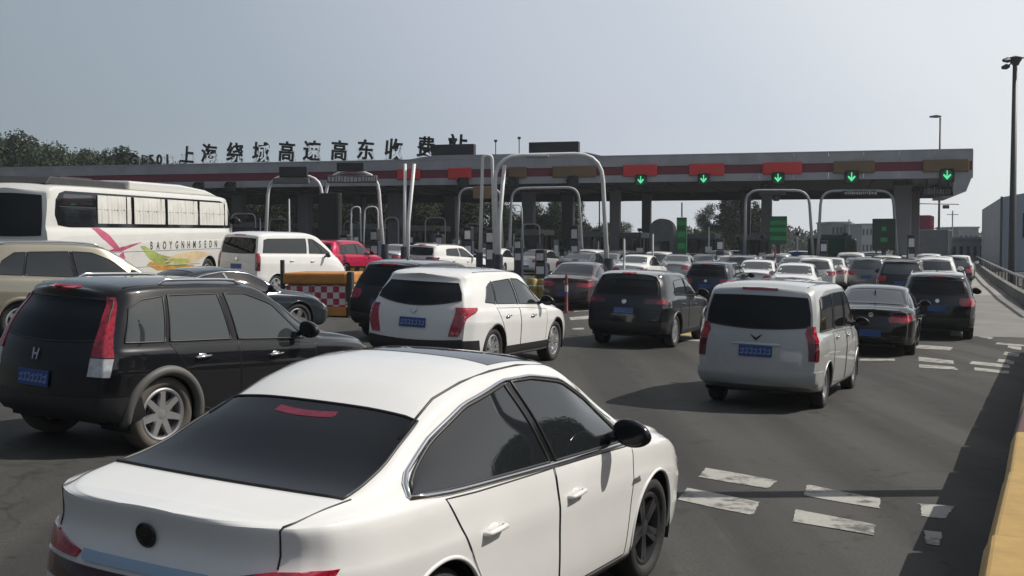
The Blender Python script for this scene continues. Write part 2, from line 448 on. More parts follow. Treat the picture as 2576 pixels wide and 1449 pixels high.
def car(name, label, cat, sp, pos, pm, lod=1, group=None, **o):
    """builds one vehicle from its shape description"""
    sh = Shell(sp); root = empty(name, label=label, cat=cat, group=group)
    root['_mid'] = ((sh.L0 + sh.L1) / 2, 0, (sp['top'][len(sp['top']) // 2][1]) * .5)
    wr, wb = sp['wr'], sp['wb']; Ra = sp.get('Ra', wr + .045); st = o.get('wheels', 'five')
    nx = (120, 60, 34)[lod]; N = (18, 12, 7)[lod]; M = (9, 6, 4)[lod]
    me = sh.body(nx, (0, wb), Ra, wr); me.materials.append(pm)
    b = bpy.data.objects.new('body', me); link(b, root)
    # wheel wells and arches
    for xa in (0, wb):
        for sd in (1, -1):
            q = MB(); ys = sh.side_y(sh.base(xa, wr + Ra), wr + Ra * .9)
            ring = [(xa + math.cos(a) * Ra * .995, wr + math.sin(a) * Ra * .995) for a in np.linspace(-.35, math.pi + .35, (24, 16, 10)[lod])]
            vs = [(x, sd * (ys - .035), z) for x, z in ring] + [(x, sd * ys * .5, z) for x, z in ring]; k = len(ring)
            q.add(vs, [(i, i + 1, k + i + 1, k + i) for i in range(k - 1)] + [tuple(range(k, 2 * k))])
            q.build('wheel_well', BLK, root)
            if lod < 2:
                am = o.get('arch', pm); ar = o.get('arch_r', .012)
                pts = []
                for a in np.linspace(-.15, math.pi + .15, (40, 24, 10)[lod]):
                    x, z = xa + math.cos(a) * (Ra + ar * .2), wr + math.sin(a) * (Ra + ar * .2)
                    p = sh.S(x, max(z, sh.bot(x) + .03), sd); pts.append((p[0], p[1] - sd * ar * .25, p[2]))
                q = MB().tube(pts, ar, 8); q.build('wheel_arch', am, root, smooth='all')
            add_wheel(root, xa, sd, wr, sp.get('tw', .225), sh.side_y(xa, wr) * 1.0 - .012, st, lod, o.get('rim'), o.get('tyre'))
    # underbody
    MB().bx(sh.L0 + .45, sh.L1 - .35, -sh.W * .5, sh.W * .5, sp['bot'][1][1] - .05, sp['bot'][1][1] + .1).build('underbody', BLK, root)
    # glass
    gm = o.get('glass', GLASS)
    for sd in (1, -1):
        loops = []
        for bt, tp in sp['sidewin']:
            w, lp = patch(side_grid(sh, bt, tp, sd, N, M), 'side_window', gm, root)
            if lod < 2 and o.get('frames', True):
                MB().tube(lp, .009, 6, closed=True).build('window_frame', o.get('frame', BLK), w, smooth='all')
        for bt, tp in sp.get('pillars', []):
            patch(side_grid(sh, bt, tp, sd, 4, M), 'pillar_trim', o.get('pillar', BLKG), root, .003)
        if 'dlo' in sp and lod < 2:
            b_, t_ = sp['dlo']
            pts = [sh.S(x, z, sd) for x, z in resample(b_, 26)] + [sh.S(x, z, sd) for x, z in resample(t_, 40)[::-1]]
            pts = [(p[0], p[1] + sd * .003, p[2]) for p in pts]
            MB().tube(pts, sp.get('dlo_r', .011), 8, closed=True).build('window_trim', o.get('trim', CHROME), root, smooth='all')
    if 'windshield' in sp:
        w, lp = patch(top_grid(sh, sp['windshield'], N, M), 'windshield', o.get('front_glass', GLASS2), root)
    if 'rearwin' in sp:
        kind, rows = sp['rearwin']
        g = top_grid(sh, rows, N, M + 4) if kind == 'top' else end_grid(sh, rows, 'r', N, M + 4)
        w, lp = patch(g, 'rear_window', o.get('rear_glass', GLASS2), root)
        if lod < 2: MB().tube(lp, .008, 6, closed=True).build('window_frame', BLK, w, smooth='all')
    if 'hilamp' in sp and lod < 2:
        z, hw = sp['hilamp']
        if o.get('hilamp', True): patch(end_grid(sh, [(z - .014, z - .014, hw), (z + .014, z + .014, hw)], 'r', 7, 3), 'brake_light', LAMP_R, root, .012)
    # lamps
    for sd in (1, -1):
        for i, (mn, rows) in enumerate(sp['tail']):
            patch(corner_grid(sh, rows, sd, 'r', N, M), 'taillight', {'r': LAMP_R, 'd': LAMP_RD, 'w': LAMP_W}[mn], root, .012 if mn != 'd' else .009)
        for rows in sp['head']:
            patch(corner_grid(sh, rows, sd, 'f', N, M), 'headlight', LAMP_W, root, .01)
    # lower trim
    for mk_, rows in sp.get('rearbar', []):
        patch(end_grid(sh, rows, 'r', N, M), 'rear_bumper', o.get(mk_, BLK), root, .01)
    for mk_, rows in sp.get('rearcorner', []):
        for sd in (1, -1): patch(corner_grid(sh, rows, sd, 'r', N, M), 'bumper_corner', o.get(mk_, BLK), root, .01)
    if 'sill' in sp:
        for sd in (1, -1):
            bt, tp = sp['sill']; patch(side_grid(sh, bt, tp, sd, N, 4), 'side_sill', o.get('sillm', BLK), root, .008)
    if 'grille' in sp: patch(end_grid(sh, sp['grille'], 'f', N, M), 'grille', BLK, root, .01)
    # plates and badges
    if 'plate' in sp:
        z, pw, ph = sp['plate']; p0 = sh.RR(0, z - ph / 2); p1 = sh.RR(0, z + ph / 2)
        tilt = math.atan2(p1[0] - p0[0], ph)
        pl = MB().box((0, 0, 0), (.012, pw, ph)).build('license_plate', o.get('plate', PLATE), root, bevel=.003)
        if lod == 0:
            q = MB()
            for i, w_ in enumerate((.05, .04, .045, .04, .045, .04, .045)):
                y_ = pw * (.40 - .135 * i); q.bx(-.009, -.0065, y_ - w_ / 2, y_ + w_ / 2, -ph * .28, -ph * .14).bx(-.009, -.0065, y_ - w_ / 2, y_ - w_ / 2 + .014, -ph * .28, ph * .28).bx(-.009, -.0065, y_ - w_ / 2, y_ + w_ / 2, ph * (.06 + .05 * (i % 3)), ph * (.16 + .05 * (i % 3)))
            q.build('plate_characters', mat('faded plate characters', (.22, .26, .42), .5), pl)
        pl.location = ((p0[0] + p1[0]) / 2 - .012, 0, z); pl.rotation_euler = (0, tilt, 0)
    if 'badge' in sp and o.get('badge', True):
        z, br = sp['badge']; p = sh.RR(0, z); a = sh.RR(0, z + .05); tl = math.atan2(a[0] - p[0], .05)
        bd = o.get('badgef', badge_ring)(br).build('emblem', o.get('badgem', CHROME), root, smooth=True)
        bd.location = (p[0] - .016, 0, z); bd.rotation_euler = (0, tl, 0)
    # mirrors, handles
    mx, mz, ms = sp['mirror']
    for sd in (1, -1):
        p = sh.S(mx, mz, sd); q = MB(); n1, n2 = ((18, 12), (12, 8), (8, 6))[lod]
        q.ball((0, 0, 0), (.085 * ms, .125 * ms, .085 * ms), n1, n2)
        q.v = [(max(v[0], -.03 * ms), v[1], v[2] * (1 - .9 * sd * v[1] / ms) - .12 * sd * v[1]) for v in q.v]
        q.tube([(.02, -sd * .10, -.02), (.03, -sd * .2, -.07)], [.035, .03], 8)
        m_ = q.build('side_mirror', o.get('mirror', pm), root, smooth='all'); m_.location = (mx, p[1] + sd * .17, mz + .05)
        if lod < 2:
            g = MB().ball((0, 0, 0), (.006, .105 * ms, .064 * ms), n1, n2).build('mirror_glass', o.get('mglass', GLASS2), m_, smooth='all'); g.location = (-.031 * ms, 0, 0)
    doors = {}
    if lod == 0 and 'doors' in sp:
        for bt, tp in sp['doors']:
            for sd in (1, -1):
                d, lp = patch(side_grid(sh, bt, tp, sd, 22, 14), 'door', pm, root, .002, .006)
                seam = [(p[0], p[1] - sd * .001, p[2]) for p in lp]
                MB().tube(seam, .0045, 5, closed=True).build('door_seam', BLK, d, smooth='all')
                doors.setdefault(sd, []).append(d)
    if lod < 2:
        for i, (hx, hz) in enumerate(sp['handles']):
            for sd in (1, -1):
                par = doors[sd][i] if sd in doors and i < len(doors[sd]) else root
                pts = [sh.S(hx + t * .1, hz + .006 * t, sd) for t in (-1, -.8, 0, .8, 1)]
                pts = [(p[0], p[1] + sd * (.028 if 0 < k < 4 else .0), p[2]) for k, p in enumerate(pts)]
                q = MB().tube(pts, [.009, .013, .014, .013, .009], 8)
                c = sh.S(hx, hz, sd); q.ball((c[0], c[1] - sd * .006, c[2]), (.07, .012, .032), 12, 6)
                q.build('door_handle', o.get('handle', pm), par, smooth='all')
    if o.get('rails'):
        x0, x1, yy = o['rails']
        for sd in (1, -1):
            pts = []
            for t in np.linspace(0, 1, 12):
                p = sh.T(x0 + (x1 - x0) * t, sd * yy); e = min(t, 1 - t); pts.append((p[0], p[1], p[2] + .045 * min(1, e * 14) - .005))
            MB().tube(pts, .016, 8).build('roof_rail', o.get('railm', CHROME), root, smooth='all')
    if o.get('fin'):
        p = sh.T(o['fin'], 0)
        MB().add([(p[0] - .1, .02, p[2] - .01), (p[0] - .1, -.02, p[2] - .01), (p[0] + .12, 0, p[2] - .01), (p[0] - .09, 0, p[2] + .075)], [(0, 2, 1), (0, 1, 3), (1, 2, 3), (2, 0, 3)]).build('antenna', pm, root)
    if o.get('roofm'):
        r0, r1, hw = o['roofx']; patch(top_grid(sh, [(r0, r0 + .03, hw), ((r0 + r1) / 2, (r0 + r1) / 2, hw), (r1, r1 - .06, hw - .03)], N + 4, M + 4), 'roof', o['roofm'], root, .004, .008)  # lighter panel that paints sky glare onto a dark roof
    if 'sunroof' in sp: patch(top_grid(sh, sp['sunroof'], N, M), 'sunroof', GLASS, root, .003)
    if 'roofseam' in sp and lod == 0:
        for sd in (1, -1):
            pts = [sh.T(x, sd * sh.W * f) for x, f in sp['roofseam']]
            MB().tube([(p[0], p[1], p[2] + .002) for p in pts], .007, 6).build('roof_seam', BLK, root, smooth='all')
    del root['_mid']
    place(root, *pos)
    return root, sh

def badge_ring(r):
    return MB().tube([(0, r * math.cos(a), r * math.sin(a)) for a in np.linspace(0, 2 * math.pi, 28)[:-1]], r * .16, 8, closed=True).lathe([(.001, -.004), (r * .9, -.002), (r * .95, .004)], 24, Matrix.Rotation(R(90), 4, 'Y'))
def badge_wing(r):
    return MB().add([(0, 0, -r), (0, r * 1.5, r * .5), (0, r * .75, r * .1), (0, 0, -.35 * r), (0, -r * .75, r * .1), (0, -r * 1.5, r * .5), (-.012, 0, -r * .7), (-.012, r * .8, r * .15), (-.012, -r * .8, r * .15)],
                    [(0, 1, 7, 6), (1, 2, 7), (2, 3, 6, 7), (3, 4, 8, 6), (4, 5, 8), (5, 0, 6, 8)])
def badge_h(r):
    return MB().box((0, -r * .55, 0), (.01, r * .3, r * 1.8), rx=.12).box((0, r * .55, 0), (.01, r * .3, r * 1.8), rx=-.12).box((0, 0, 0), (.01, r * 1.0, r * .3))
def badge_shield(r):
    return MB().prism([(r * 1.1, r * .7), (-r * 1.1, r * .7), (-r * .8, -.3 * r), (0, -r), (r * .8, -.3 * r)], -.004, .008, Matrix(((0, 0, -1, 0), (1, 0, 0, 0), (0, 1, 0, 0), (0, 0, 0, 1))))

# ---- shapes
def scale_spec(sp, sx=1., sy=1., sz=1.):
    """a longer, wider or taller version of a shape"""
    q = dict(sp)
    def xz(l): return [(a * sx, b * sz) for a, b in l]
    for k in ('top', 'belt', 'bot'): q[k] = xz(sp[k])
    q['plan'] = [(a * sx, b) for a, b in sp['plan']]
    for k in ('rear', 'front'): q[k] = [(a * sz, b * sx) for a, b in sp[k]]
    q['W'] = sp['W'] * sy; q['wb'] = sp['wb'] * sx
    for k in ('sidewin', 'pillars', 'doors'):
        if k in sp: q[k] = [(xz(b), xz(t)) for b, t in sp[k]]
    for k in ('sill', 'dlo'):
        if k in sp: q[k] = (xz(sp[k][0]), xz(sp[k][1]))
    for k in ('windshield', 'sunroof'):
        if k in sp: q[k] = [(a * sx, b * sx, c * sy) for a, b, c in sp[k]]
    if 'rearwin' in sp:
        kd, rows = sp['rearwin']; q['rearwin'] = (kd, [(a * (sx if kd == 'top' else sz), b * (sx if kd == 'top' else sz), c * sy) for a, b, c in rows])
    for k in ('tail',): q[k] = [(m_, [(z * sz, a, b) for z, a, b in rows]) for m_, rows in sp[k]]
    q['head'] = [[(z * sz, a, b) for z, a, b in rows] for rows in sp['head']]
    for k in ('rearbar',):
        if k in sp: q[k] = [(m_, [(a * sz, b * sz, c * sy) for a, b, c in rows]) for m_, rows in sp[k]]
    if 'rearcorner' in sp: q['rearcorner'] = [(m_, [(z * sz, a, b) for z, a, b in rows]) for m_, rows in sp['rearcorner']]
    if 'grille' in sp: q['grille'] = [(a * sz, b * sz, c * sy) for a, b, c in sp['grille']]
    if 'plate' in sp: q['plate'] = (sp['plate'][0] * sz,) + sp['plate'][1:]
    if 'badge' in sp: q['badge'] = (sp['badge'][0] * sz,) + sp['badge'][1:]
    if 'hilamp' in sp: q['hilamp'] = (sp['hilamp'][0] * sz, sp['hilamp'][1])
    q['mirror'] = (sp['mirror'][0] * sx, sp['mirror'][1] * sz, sp['mirror'][2])
    q['handles'] = [(a * sx, b * sz) for a, b in sp['handles']]
    return q

FAST = dict(W=.915, roofw=.70, wr=.335, Ra=.385, wb=2.72, dr=.5, df=.8, br=.15, bexp=3.6, bf=.22, crease=.016,
    top=[(-.90, .985), (-.72, 1.015), (-.45, 1.055), (0, 1.235), (.4, 1.385), (.8, 1.458), (1.2, 1.475), (1.55, 1.455), (1.95, 1.33), (2.3, 1.15), (2.55, 1.03), (3.0, .96), (3.4, .86), (3.68, .70)],
    belt=[(-.90, .962), (-.5, .975), (.2, .975), (1.5, .945), (2.4, .915), (3.0, .86), (3.68, .62)],
    bot=[(-.90, .30), (-.6, .22), (0, .19), (2.7, .19), (3.4, .19), (3.68, .24)],
    plan=[(-.90, .80), (-.76, .895), (-.45, .968), (0, .995), (1.3, 1), (2.5, .985), (3.1, .94), (3.45, .85), (3.68, .68)],
    rear=[(.2, .12), (.45, .0), (.62, .01), (.74, .04), (.86, .075), (.97, .05)], front=[(.2, -.06), (.45, 0), (.7, -.06)],
    sidewin=[([(-.2, .995), (.1, .985), (1.11, .965)], [(-.19, 1.0), (-.12, 1.05), (.15, 1.165), (.5, 1.285), (.93, 1.36)]),
             ([(1.185, .963), (2.1, .945), (2.2, .945)], [(1.01, 1.367), (1.25, 1.365), (1.6, 1.32), (1.92, 1.19), (2.2, .955)])],
    pillars=[([(1.115, .965), (1.18, .963)], [(.935, 1.36), (1.005, 1.367)])],
    dlo=([(-.22, .992), (.1, .975), (1.1, .952), (2.27, .93)], [(-.22, .995), (-.14, 1.06), (.15, 1.182), (.5, 1.30), (.93, 1.378), (1.25, 1.38), (1.6, 1.338), (1.94, 1.21), (2.27, .935)]), dlo_r=.013,
    windshield=[(2.62, 2.3, .70), (2.2, 2.0, .66), (1.75, 1.66, .56)],
    rearwin=('top', [(-.59, -.53, .685), (-.2, -.16, .65), (.13, .16, .60)]),
    sunroof=[(1.0, 1.0, .50), (1.3, 1.3, .5), (1.68, 1.62, .5)],
    tail=[('r', [(.725, -.30, .02), (.755, -.33, .12), (.80, -.10, .15)]), ('d', [(.625, -.46, .16), (.705, -.48, .30)])],
    head=[[(.60, -.34, .18), (.70, -.30, .36), (.75, -.16, .40)]],
    plate=(.50, .44, .14), badge=(.87, .046), grille=[(.3, .34, .55), (.45, .46, .6), (.55, .56, .5)],
    mirror=(1.93, .985, .95), handles=[(.43, .755), (1.38, .77)],
    doors=[([(.34, .55), (.40, .32), (.6, .27), (1.25, .27)], [(.02, .955), (.3, .945), (.7, .94), (1.13, .935)]), ([(1.26, .27), (1.7, .27), (2.22, .27)], [(1.145, .935), (1.7, .925), (2.28, .91)])],
    sill=([(.40, .205), (2.32, .205)], [(.40, .255), (2.32, .255)]),
    roofseam=[(.0, .66), (.35, .61), (.6, .618), (.9, .62), (1.2, .62), (1.6, .61), (1.8, .62)])

SEDAN = dict(FAST, bexp=2.4, top=[(-1.0, 1.0), (-.75, 1.05), (-.5, 1.075), (-.35, 1.09), (.0, 1.245), (.3, 1.37), (.65, 1.44), (1.1, 1.465), (1.5, 1.44), (1.9, 1.31), (2.3, 1.11), (2.5, 1.02), (3.0, .96), (3.4, .86), (3.66, .70)],
    belt=[(-1.0, .93), (-.5, .97), (.2, .965), (1.5, .94), (2.4, .915), (3.0, .86), (3.66, .62)],
    rearwin=('top', [(-.38, -.30, .66), (0, .03, .60), (.33, .34, .54)]), sunroof=[(.9, .9, .4), (1.2, 1.2, .4), (1.5, 1.5, .4)],
    tail=[('r', [(.72, -.36, .10), (.80, -.40, .22), (.88, -.30, .24)])], badge=(.88, .045), hilamp=(.99, .001),
    rearbar=[('bar', [(.30, .30, .62), (.40, .42, .66)])])
del SEDAN['hilamp']

SUV = dict(W=.925, roofw=.745, wr=.36, Ra=.415, wb=2.68, dr=1.0, df=.8, br=.13, bf=.2, crease=.014, tw=.235,
    top=[(-.92, 1.60), (-.55, 1.655), (.2, 1.69), (.9, 1.695), (1.35, 1.665), (1.75, 1.51), (2.1, 1.30), (2.4, 1.14), (2.8, 1.08), (3.2, 1.0), (3.58, .80)],
    belt=[(-.92, 1.07), (0, 1.065), (1.5, 1.03), (2.4, 1.0), (3.0, .93), (3.58, .70)],
    bot=[(-.92, .36), (-.55, .27), (0, .23), (2.7, .23), (3.3, .24), (3.58, .32)],
    plan=[(-.92, .86), (-.7, .95), (-.4, .985), (0, 1), (1.3, 1), (2.5, .985), (3.0, .95), (3.35, .87), (3.58, .72)],
    rear=[(.25, .12), (.5, .0), (.8, .015), (1.05, .06), (1.3, .16), (1.52, .27), (1.62, .22)], front=[(.3, -.06), (.5, 0), (.95, -.06)],
    sidewin=[([(-.42, 1.14), (.02, 1.125)], [(-.30, 1.36), (-.1, 1.49), (.10, 1.50)]), ([(.06, 1.125), (.9, 1.105)], [(.14, 1.505), (.82, 1.525)]), ([(.98, 1.10), (2.0, 1.06)], [(.90, 1.525), (1.25, 1.51), (1.6, 1.38), (2.0, 1.08)])],
    pillars=[([(.02, 1.125), (.06, 1.125)], [(.10, 1.50), (.14, 1.505)]), ([(.9, 1.105), (.98, 1.10)], [(.82, 1.525), (.90, 1.525)])],
    windshield=[(2.42, 2.15, .72), (2.0, 1.82, .68), (1.55, 1.48, .60)],
    rearwin=('end', [(1.12, 1.16, .66), (1.3, 1.31, .63), (1.50, 1.49, .57)]), hilamp=(1.585, .16),
    tail=[('r', [(.86, -.22, .10), (.95, -.30, .26), (1.06, -.24, .28)])], head=[[(.74, -.30, .2), (.86, -.28, .36), (.93, -.14, .40)]],
    plate=(.80, .44, .14), badge=(.99, .045), grille=[(.5, .52, .5), (.7, .7, .55), (.85, .85, .5)],
    mirror=(1.92, 1.10, 1.05), handles=[(.45, .93), (1.5, .90)],
    rearbar=[('bar', [(.34, .34, .70), (.46, .46, .74), (.56, .58, .76)])], rearcorner=[('bar', [(.34, -.12, .46), (.46, -.12, .44), (.58, -.1, .40)])],
    sill=([(.42, .25), (2.26, .25)], [(.42, .36), (2.26, .36)]),
    doors=[([(.38, .62), (.46, .42), (.6, .38), (1.0, .38)], [(.06, 1.07), (.3, 1.06), (.6, 1.055), (.95, 1.05)]), ([(1.02, .38), (1.6, .38), (2.12, .38)], [(.97, 1.05), (1.6, 1.02), (2.16, .99)])],
    roofseam=[(-.3, .64), (0, .65), (.6, .655), (1.1, .655), (1.4, .645)])
# ------------------------------------------------------------------ ground
def ground_material():
    m = bpy.data.materials.new('asphalt'); m.use_nodes = True; n = m.node_tree; b = n.nodes['Principled BSDF']
    tc = n.nodes.new('ShaderNodeTexCoord'); L = n.links.new
    def noise(scale, det=6, ro=.6, vec=None):
        t = n.nodes.new('ShaderNodeTexNoise'); t.inputs['Scale'].default_value = scale; t.inputs['Detail'].default_value = det; t.inputs['Roughness'].default_value = ro
        L(vec or tc.outputs['Object'], t.inputs['Vector']); return t.outputs[0]
    def ramp(src, p0, c0, p1, c1):
        r = n.nodes.new('ShaderNodeValToRGB'); r.color_ramp.elements[0].position = p0; r.color_ramp.elements[1].position = p1
        r.color_ramp.elements[0].color = (*c0, 1); r.color_ramp.elements[1].color = (*c1, 1); L(src, r.inputs[0]); return r.outputs[0]
    def mix(f, a, c, mode='MIX'):
        x = n.nodes.new('ShaderNodeMix'); x.data_type = 'RGBA'; x.blend_type = mode
        if isinstance(f, float): x.inputs['Factor'].default_value = f
        else: L(f, x.inputs['Factor'])
        L(a, x.inputs['A']); L(c, x.inputs['B']); return x.outputs['Result']
    base = ramp(noise(.16, 5), .3, (.041, .040, .037), .7, (.055, .0535, .050))
    # polished wheel tracks and oil drips along the traffic direction
    mp = n.nodes.new('ShaderNodeMapping'); L(tc.outputs['Object'], mp.inputs['Vector']); mp.inputs['Rotation'].default_value = (0, 0, .45); mp.inputs['Scale'].default_value = (1.1, .05, 1)
    trk = ramp(noise(.9, 3, .5, mp.outputs[0]), .4, (.64, .64, .64), .62, (1.2, 1.2, 1.19))
    c = mix(1., base, trk, 'MULTIPLY')
    grit = ramp(noise(55, 3, .7), .3, (.72, .72, .72), .7, (1.28, 1.28, 1.28)); c = mix(1., c, grit, 'MULTIPLY')
    spot = ramp(noise(2.1, 8, .7), .57, (1, 1, 1), .68, (.52, .52, .53)); c = mix(.85, c, spot, 'MULTIPLY')
    dust = ramp(noise(.75, 9, .75), .58, (1, 1, 1), .75, (1.5, 1.47, 1.4)); c = mix(.6, c, dust, 'MULTIPLY')
    scf = ramp(noise(7.5, 6, .8, mp.outputs[0]), .60, (1, 1, 1), .66, (1.45, 1.43, 1.38)); c = mix(.55, c, scf, 'MULTIPLY')
    drip = ramp(noise(4.2, 5, .55), .66, (1, 1, 1), .72, (.45, .45, .46)); c = mix(.75, c, drip, 'MULTIPLY')
    v = n.nodes.new('ShaderNodeTexVoronoi'); v.feature = 'DISTANCE_TO_EDGE'; v.inputs['Scale'].default_value = .22
    wv = n.nodes.new('ShaderNodeTexNoise'); wv.inputs['Scale'].default_value = 1.2; L(tc.outputs['Object'], wv.inputs['Vector'])
    ad = n.nodes.new('ShaderNodeVectorMath'); ad.operation = 'ADD'; L(tc.outputs['Object'], ad.inputs[0]); L(wv.outputs['Color'], ad.inputs[1]); L(ad.outputs[0], v.inputs['Vector'])
    crk = ramp(v.outputs['Distance'], .0, (.55, .55, .55), .006, (1, 1, 1)); c = mix(.7, c, crk, 'MULTIPLY')
    L(c, b.inputs['Base Color']); b.inputs['Roughness'].default_value = .82; b.inputs['Specular IOR Level'].default_value = .3
    bp = n.nodes.new('ShaderNodeBump'); bp.inputs['Strength'].default_value = .5; bp.inputs['Distance'].default_value = .006
    L(noise(140, 2), bp.inputs['Height']); L(bp.outputs[0], b.inputs['Normal']); return m

xs = sorted(set([-1500, -700, -300, -150, -90] + list(np.arange(-60, 61, 2.)) + [90, 150, 300, 700, 1500]))
ys = sorted(set([-200, -60, -20] + list(np.arange(-10, 81, 2.)) + [100, 140, 200, 300, 500, 900, 1600, 2600]))
gv = [(x, y, gz(x, y)) for y in ys for x in xs]; nxs = len(xs)
gf = [(j * nxs + i, j * nxs + i + 1, (j + 1) * nxs + i + 1, (j + 1) * nxs + i) for j in range(len(ys) - 1) for i in range(nxs - 1)]
g = MB().add(gv, gf).build('ground', ground_material(), smooth='all'); tag(g, kind='structure')

def paint_material(name, col, thin=.45):
    m = bpy.data.materials.new(name); m.use_nodes = True; n = m.node_tree; b = n.nodes['Principled BSDF']; L = n.links.new
    tc = n.nodes.new('ShaderNodeTexCoord')
    t = n.nodes.new('ShaderNodeTexNoise'); t.inputs['Scale'].default_value = 3.5; t.inputs['Detail'].default_value = 10; t.inputs['Roughness'].default_value = .72
    L(tc.outputs['Object'], t.inputs['Vector'])
    r = n.nodes.new('ShaderNodeValToRGB'); r.color_ramp.elements[0].position = thin - .09; r.color_ramp.elements[0].color = (.09, .088, .083, 1)
    r.color_ramp.elements[1].position = thin + .03; r.color_ramp.elements[1].color = (*col, 1); L(t.outputs[0], r.inputs[0])
    t2 = n.nodes.new('ShaderNodeTexNoise'); t2.inputs['Scale'].default_value = 30; L(tc.outputs['Object'], t2.inputs['Vector'])
    x = n.nodes.new('ShaderNodeMix'); x.data_type = 'RGBA'; x.blend_type = 'MULTIPLY'; x.inputs['Factor'].default_value = .35
    L(r.outputs[0], x.inputs['A']); L(t2.outputs[0], x.inputs['B']); L(x.outputs['Result'], b.inputs['Base Color'])
    b.inputs['Roughness'].default_value = .75; return m
ROADW = paint_material('worn road paint', (.38, .37, .34), .47)
ROADY = paint_material('worn yellow paint', (.36, .29, .10), .45)
def marking(quads, name, m):
    q = MB()
    for P in quads:
        P = [gnd(*p) for p in P]; n = 14
        vs = []
        for i in range(n + 1):
            for j in range(3):
                u, v = i / n, j / 2
                p = (P[0] * (1 - u) + P[1] * u) * (1 - v) + (P[3] * (1 - u) + P[2] * u) * v
                vs.append((p.x + (random.uniform(-.035, .035) if i in (0, n) else 0), p.y + (random.uniform(-.018, .018) if j != 1 and i not in (0, n) else 0), gz(p.x, p.y) + .006))
        q.add(vs, [(i * 3 + j, (i + 1) * 3 + j, (i + 1) * 3 + j + 1, i * 3 + j + 1) for i in range(n) for j in range(2)])
    return tag(q.build(name, m), kind='structure')
DASH = [[(1758, 1200), (1775, 1178), (1957, 1210), (1930, 1230)], [(1704, 1258), (1730, 1228), (1910, 1265), (1896, 1296)],
        [(2022, 1248), (2030, 1221), (2215, 1255), (2211, 1281)], [(1994, 1313), (2002, 1281), (2203, 1320), (2196, 1350)],
        [(2318, 1298), (2315, 1268), (2402, 1275), (2376, 1306)], [(2330, 1371), (2325, 1335), (2372, 1340), (2362, 1374)],
        [(2312, 908), (2310, 898), (2398, 908), (2400, 917)], [(2312, 925), (2312, 917), (2398, 923), (2412, 931)], [(2300, 876), (2310, 868), (2398, 874), (2390, 882)],
        [(2438, 916), (2446, 909), (2540, 918), (2540, 927)], [(2452, 932), (2450, 925), (2538, 934), (2538, 941)],
        [(2508, 910), (2512, 903), (2552, 909), (2550, 917)], [(2524, 893), (2528, 885), (2564, 890), (2562, 898)], [(2534, 876), (2536, 869), (2570, 873), (2568, 881)],
        [(2505, 866), (2508, 862), (2576, 868), (2576, 872)], [(2428, 838), (2430, 835), (2500, 850), (2490, 854)], [(2482, 813), (2484, 810), (2540, 812), (2540, 815)],
        [(1622, 848), (1630, 843), (1668, 846), (1664, 851)], [(1700, 856), (1706, 850), (1766, 853), (1762, 860)],
        [(1445, 785), (1440, 778), (1480, 776), (1488, 782)], [(1436, 806), (1432, 799), (1486, 794), (1490, 802)], [(1440, 830), (1440, 826), (1468, 825), (1470, 829)],
        [(2160, 908), (2165, 903), (2250, 903), (2252, 908)], [(2540, 846), (2545, 842), (2590, 844), (2590, 848)]]
marking(DASH, 'road_markings', ROADW)
marking([[(1700, 848), (1728, 824), (1768, 828), (1764, 852)]], 'yellow_road_marking', ROADY)

# ------------------------------------------------------------------ vehicles in the picture
CRV = dict(SUV, top=[(-.70, 1.60), (-.40, 1.655)] + SUV['top'][2:], bot=[(-.70, .36), (-.45, .27)] + SUV['bot'][2:], plan=[(-.70, .86), (-.55, .95), (-.32, .985)] + SUV['plan'][3:], dr=.85,
    tail=[('r', [(.96, -.13, .09), (1.15, -.08, .075), (1.35, -.06, .06), (1.52, -.035, .045)]), ('w', [(.78, -.15, .07), (.88, -.14, .08), (.952, -.13, .09)])],
    sidewin=[([(-.46, 1.10), (.0, 1.095)], [(-.34, 1.42), (-.2, 1.50), (.08, 1.535)]), ([(.06, 1.095), (.88, 1.085)], [(.14, 1.54), (.80, 1.55)]), ([(.98, 1.08), (2.0, 1.045)], [(.90, 1.55), (1.2, 1.545), (1.6, 1.42), (2.0, 1.07)])],
    rearwin=('end', [(1.08, 1.12, .70), (1.3, 1.31, .68), (1.50, 1.49, .62)]), plate=(.72, .44, .15), badge=(.95, .06), hilamp=(1.60, .2),
    belt=[(-.70, 1.04), (0, 1.04), (1.5, 1.01), (2.4, .98), (3.0, .93), (3.58, .70)])
CRV = dict(scale_spec(CRV, .965, 1, .962), wr=.36, Ra=.415)
XO = dict(scale_spec(SUV, 1.055, 1.065, 1.0), wr=.375, Ra=.43, roofw=.73,
    tail=[('r', [(.64, -.24, -.08), (.78, -.22, -.02), (.95, -.17, .04), (1.01, -.15, .22), (1.06, -.14, .30), (1.09, -.13, .30)])],
    rearwin=('end', [(1.10, 1.20, .73), (1.28, 1.31, .70), (1.46, 1.46, .60)]), plate=(.83, .46, .15), badge=(1.02, .05),
    sidewin=[([(-.30, 1.17), (.06, 1.145)], [(-.12, 1.40), (.02, 1.46), (.14, 1.48)]), ([(.10, 1.14), (.98, 1.12)], [(.18, 1.485), (.90, 1.525)]), ([(1.06, 1.115), (2.12, 1.08)], [(.98, 1.53), (1.3, 1.52), (1.7, 1.39), (2.12, 1.10)])],
    rearbar=[('bar', [(.32, .32, .72), (.42, .42, .80), (.56, .60, .82)])], rearcorner=[('bar', [(.34, -.13, .42), (.46, -.13, .42), (.58, -.1, .38)])],
    sill=([(.44, .25), (2.36, .25)], [(.44, .43), (2.36, .43)]))
del XO['hilamp']
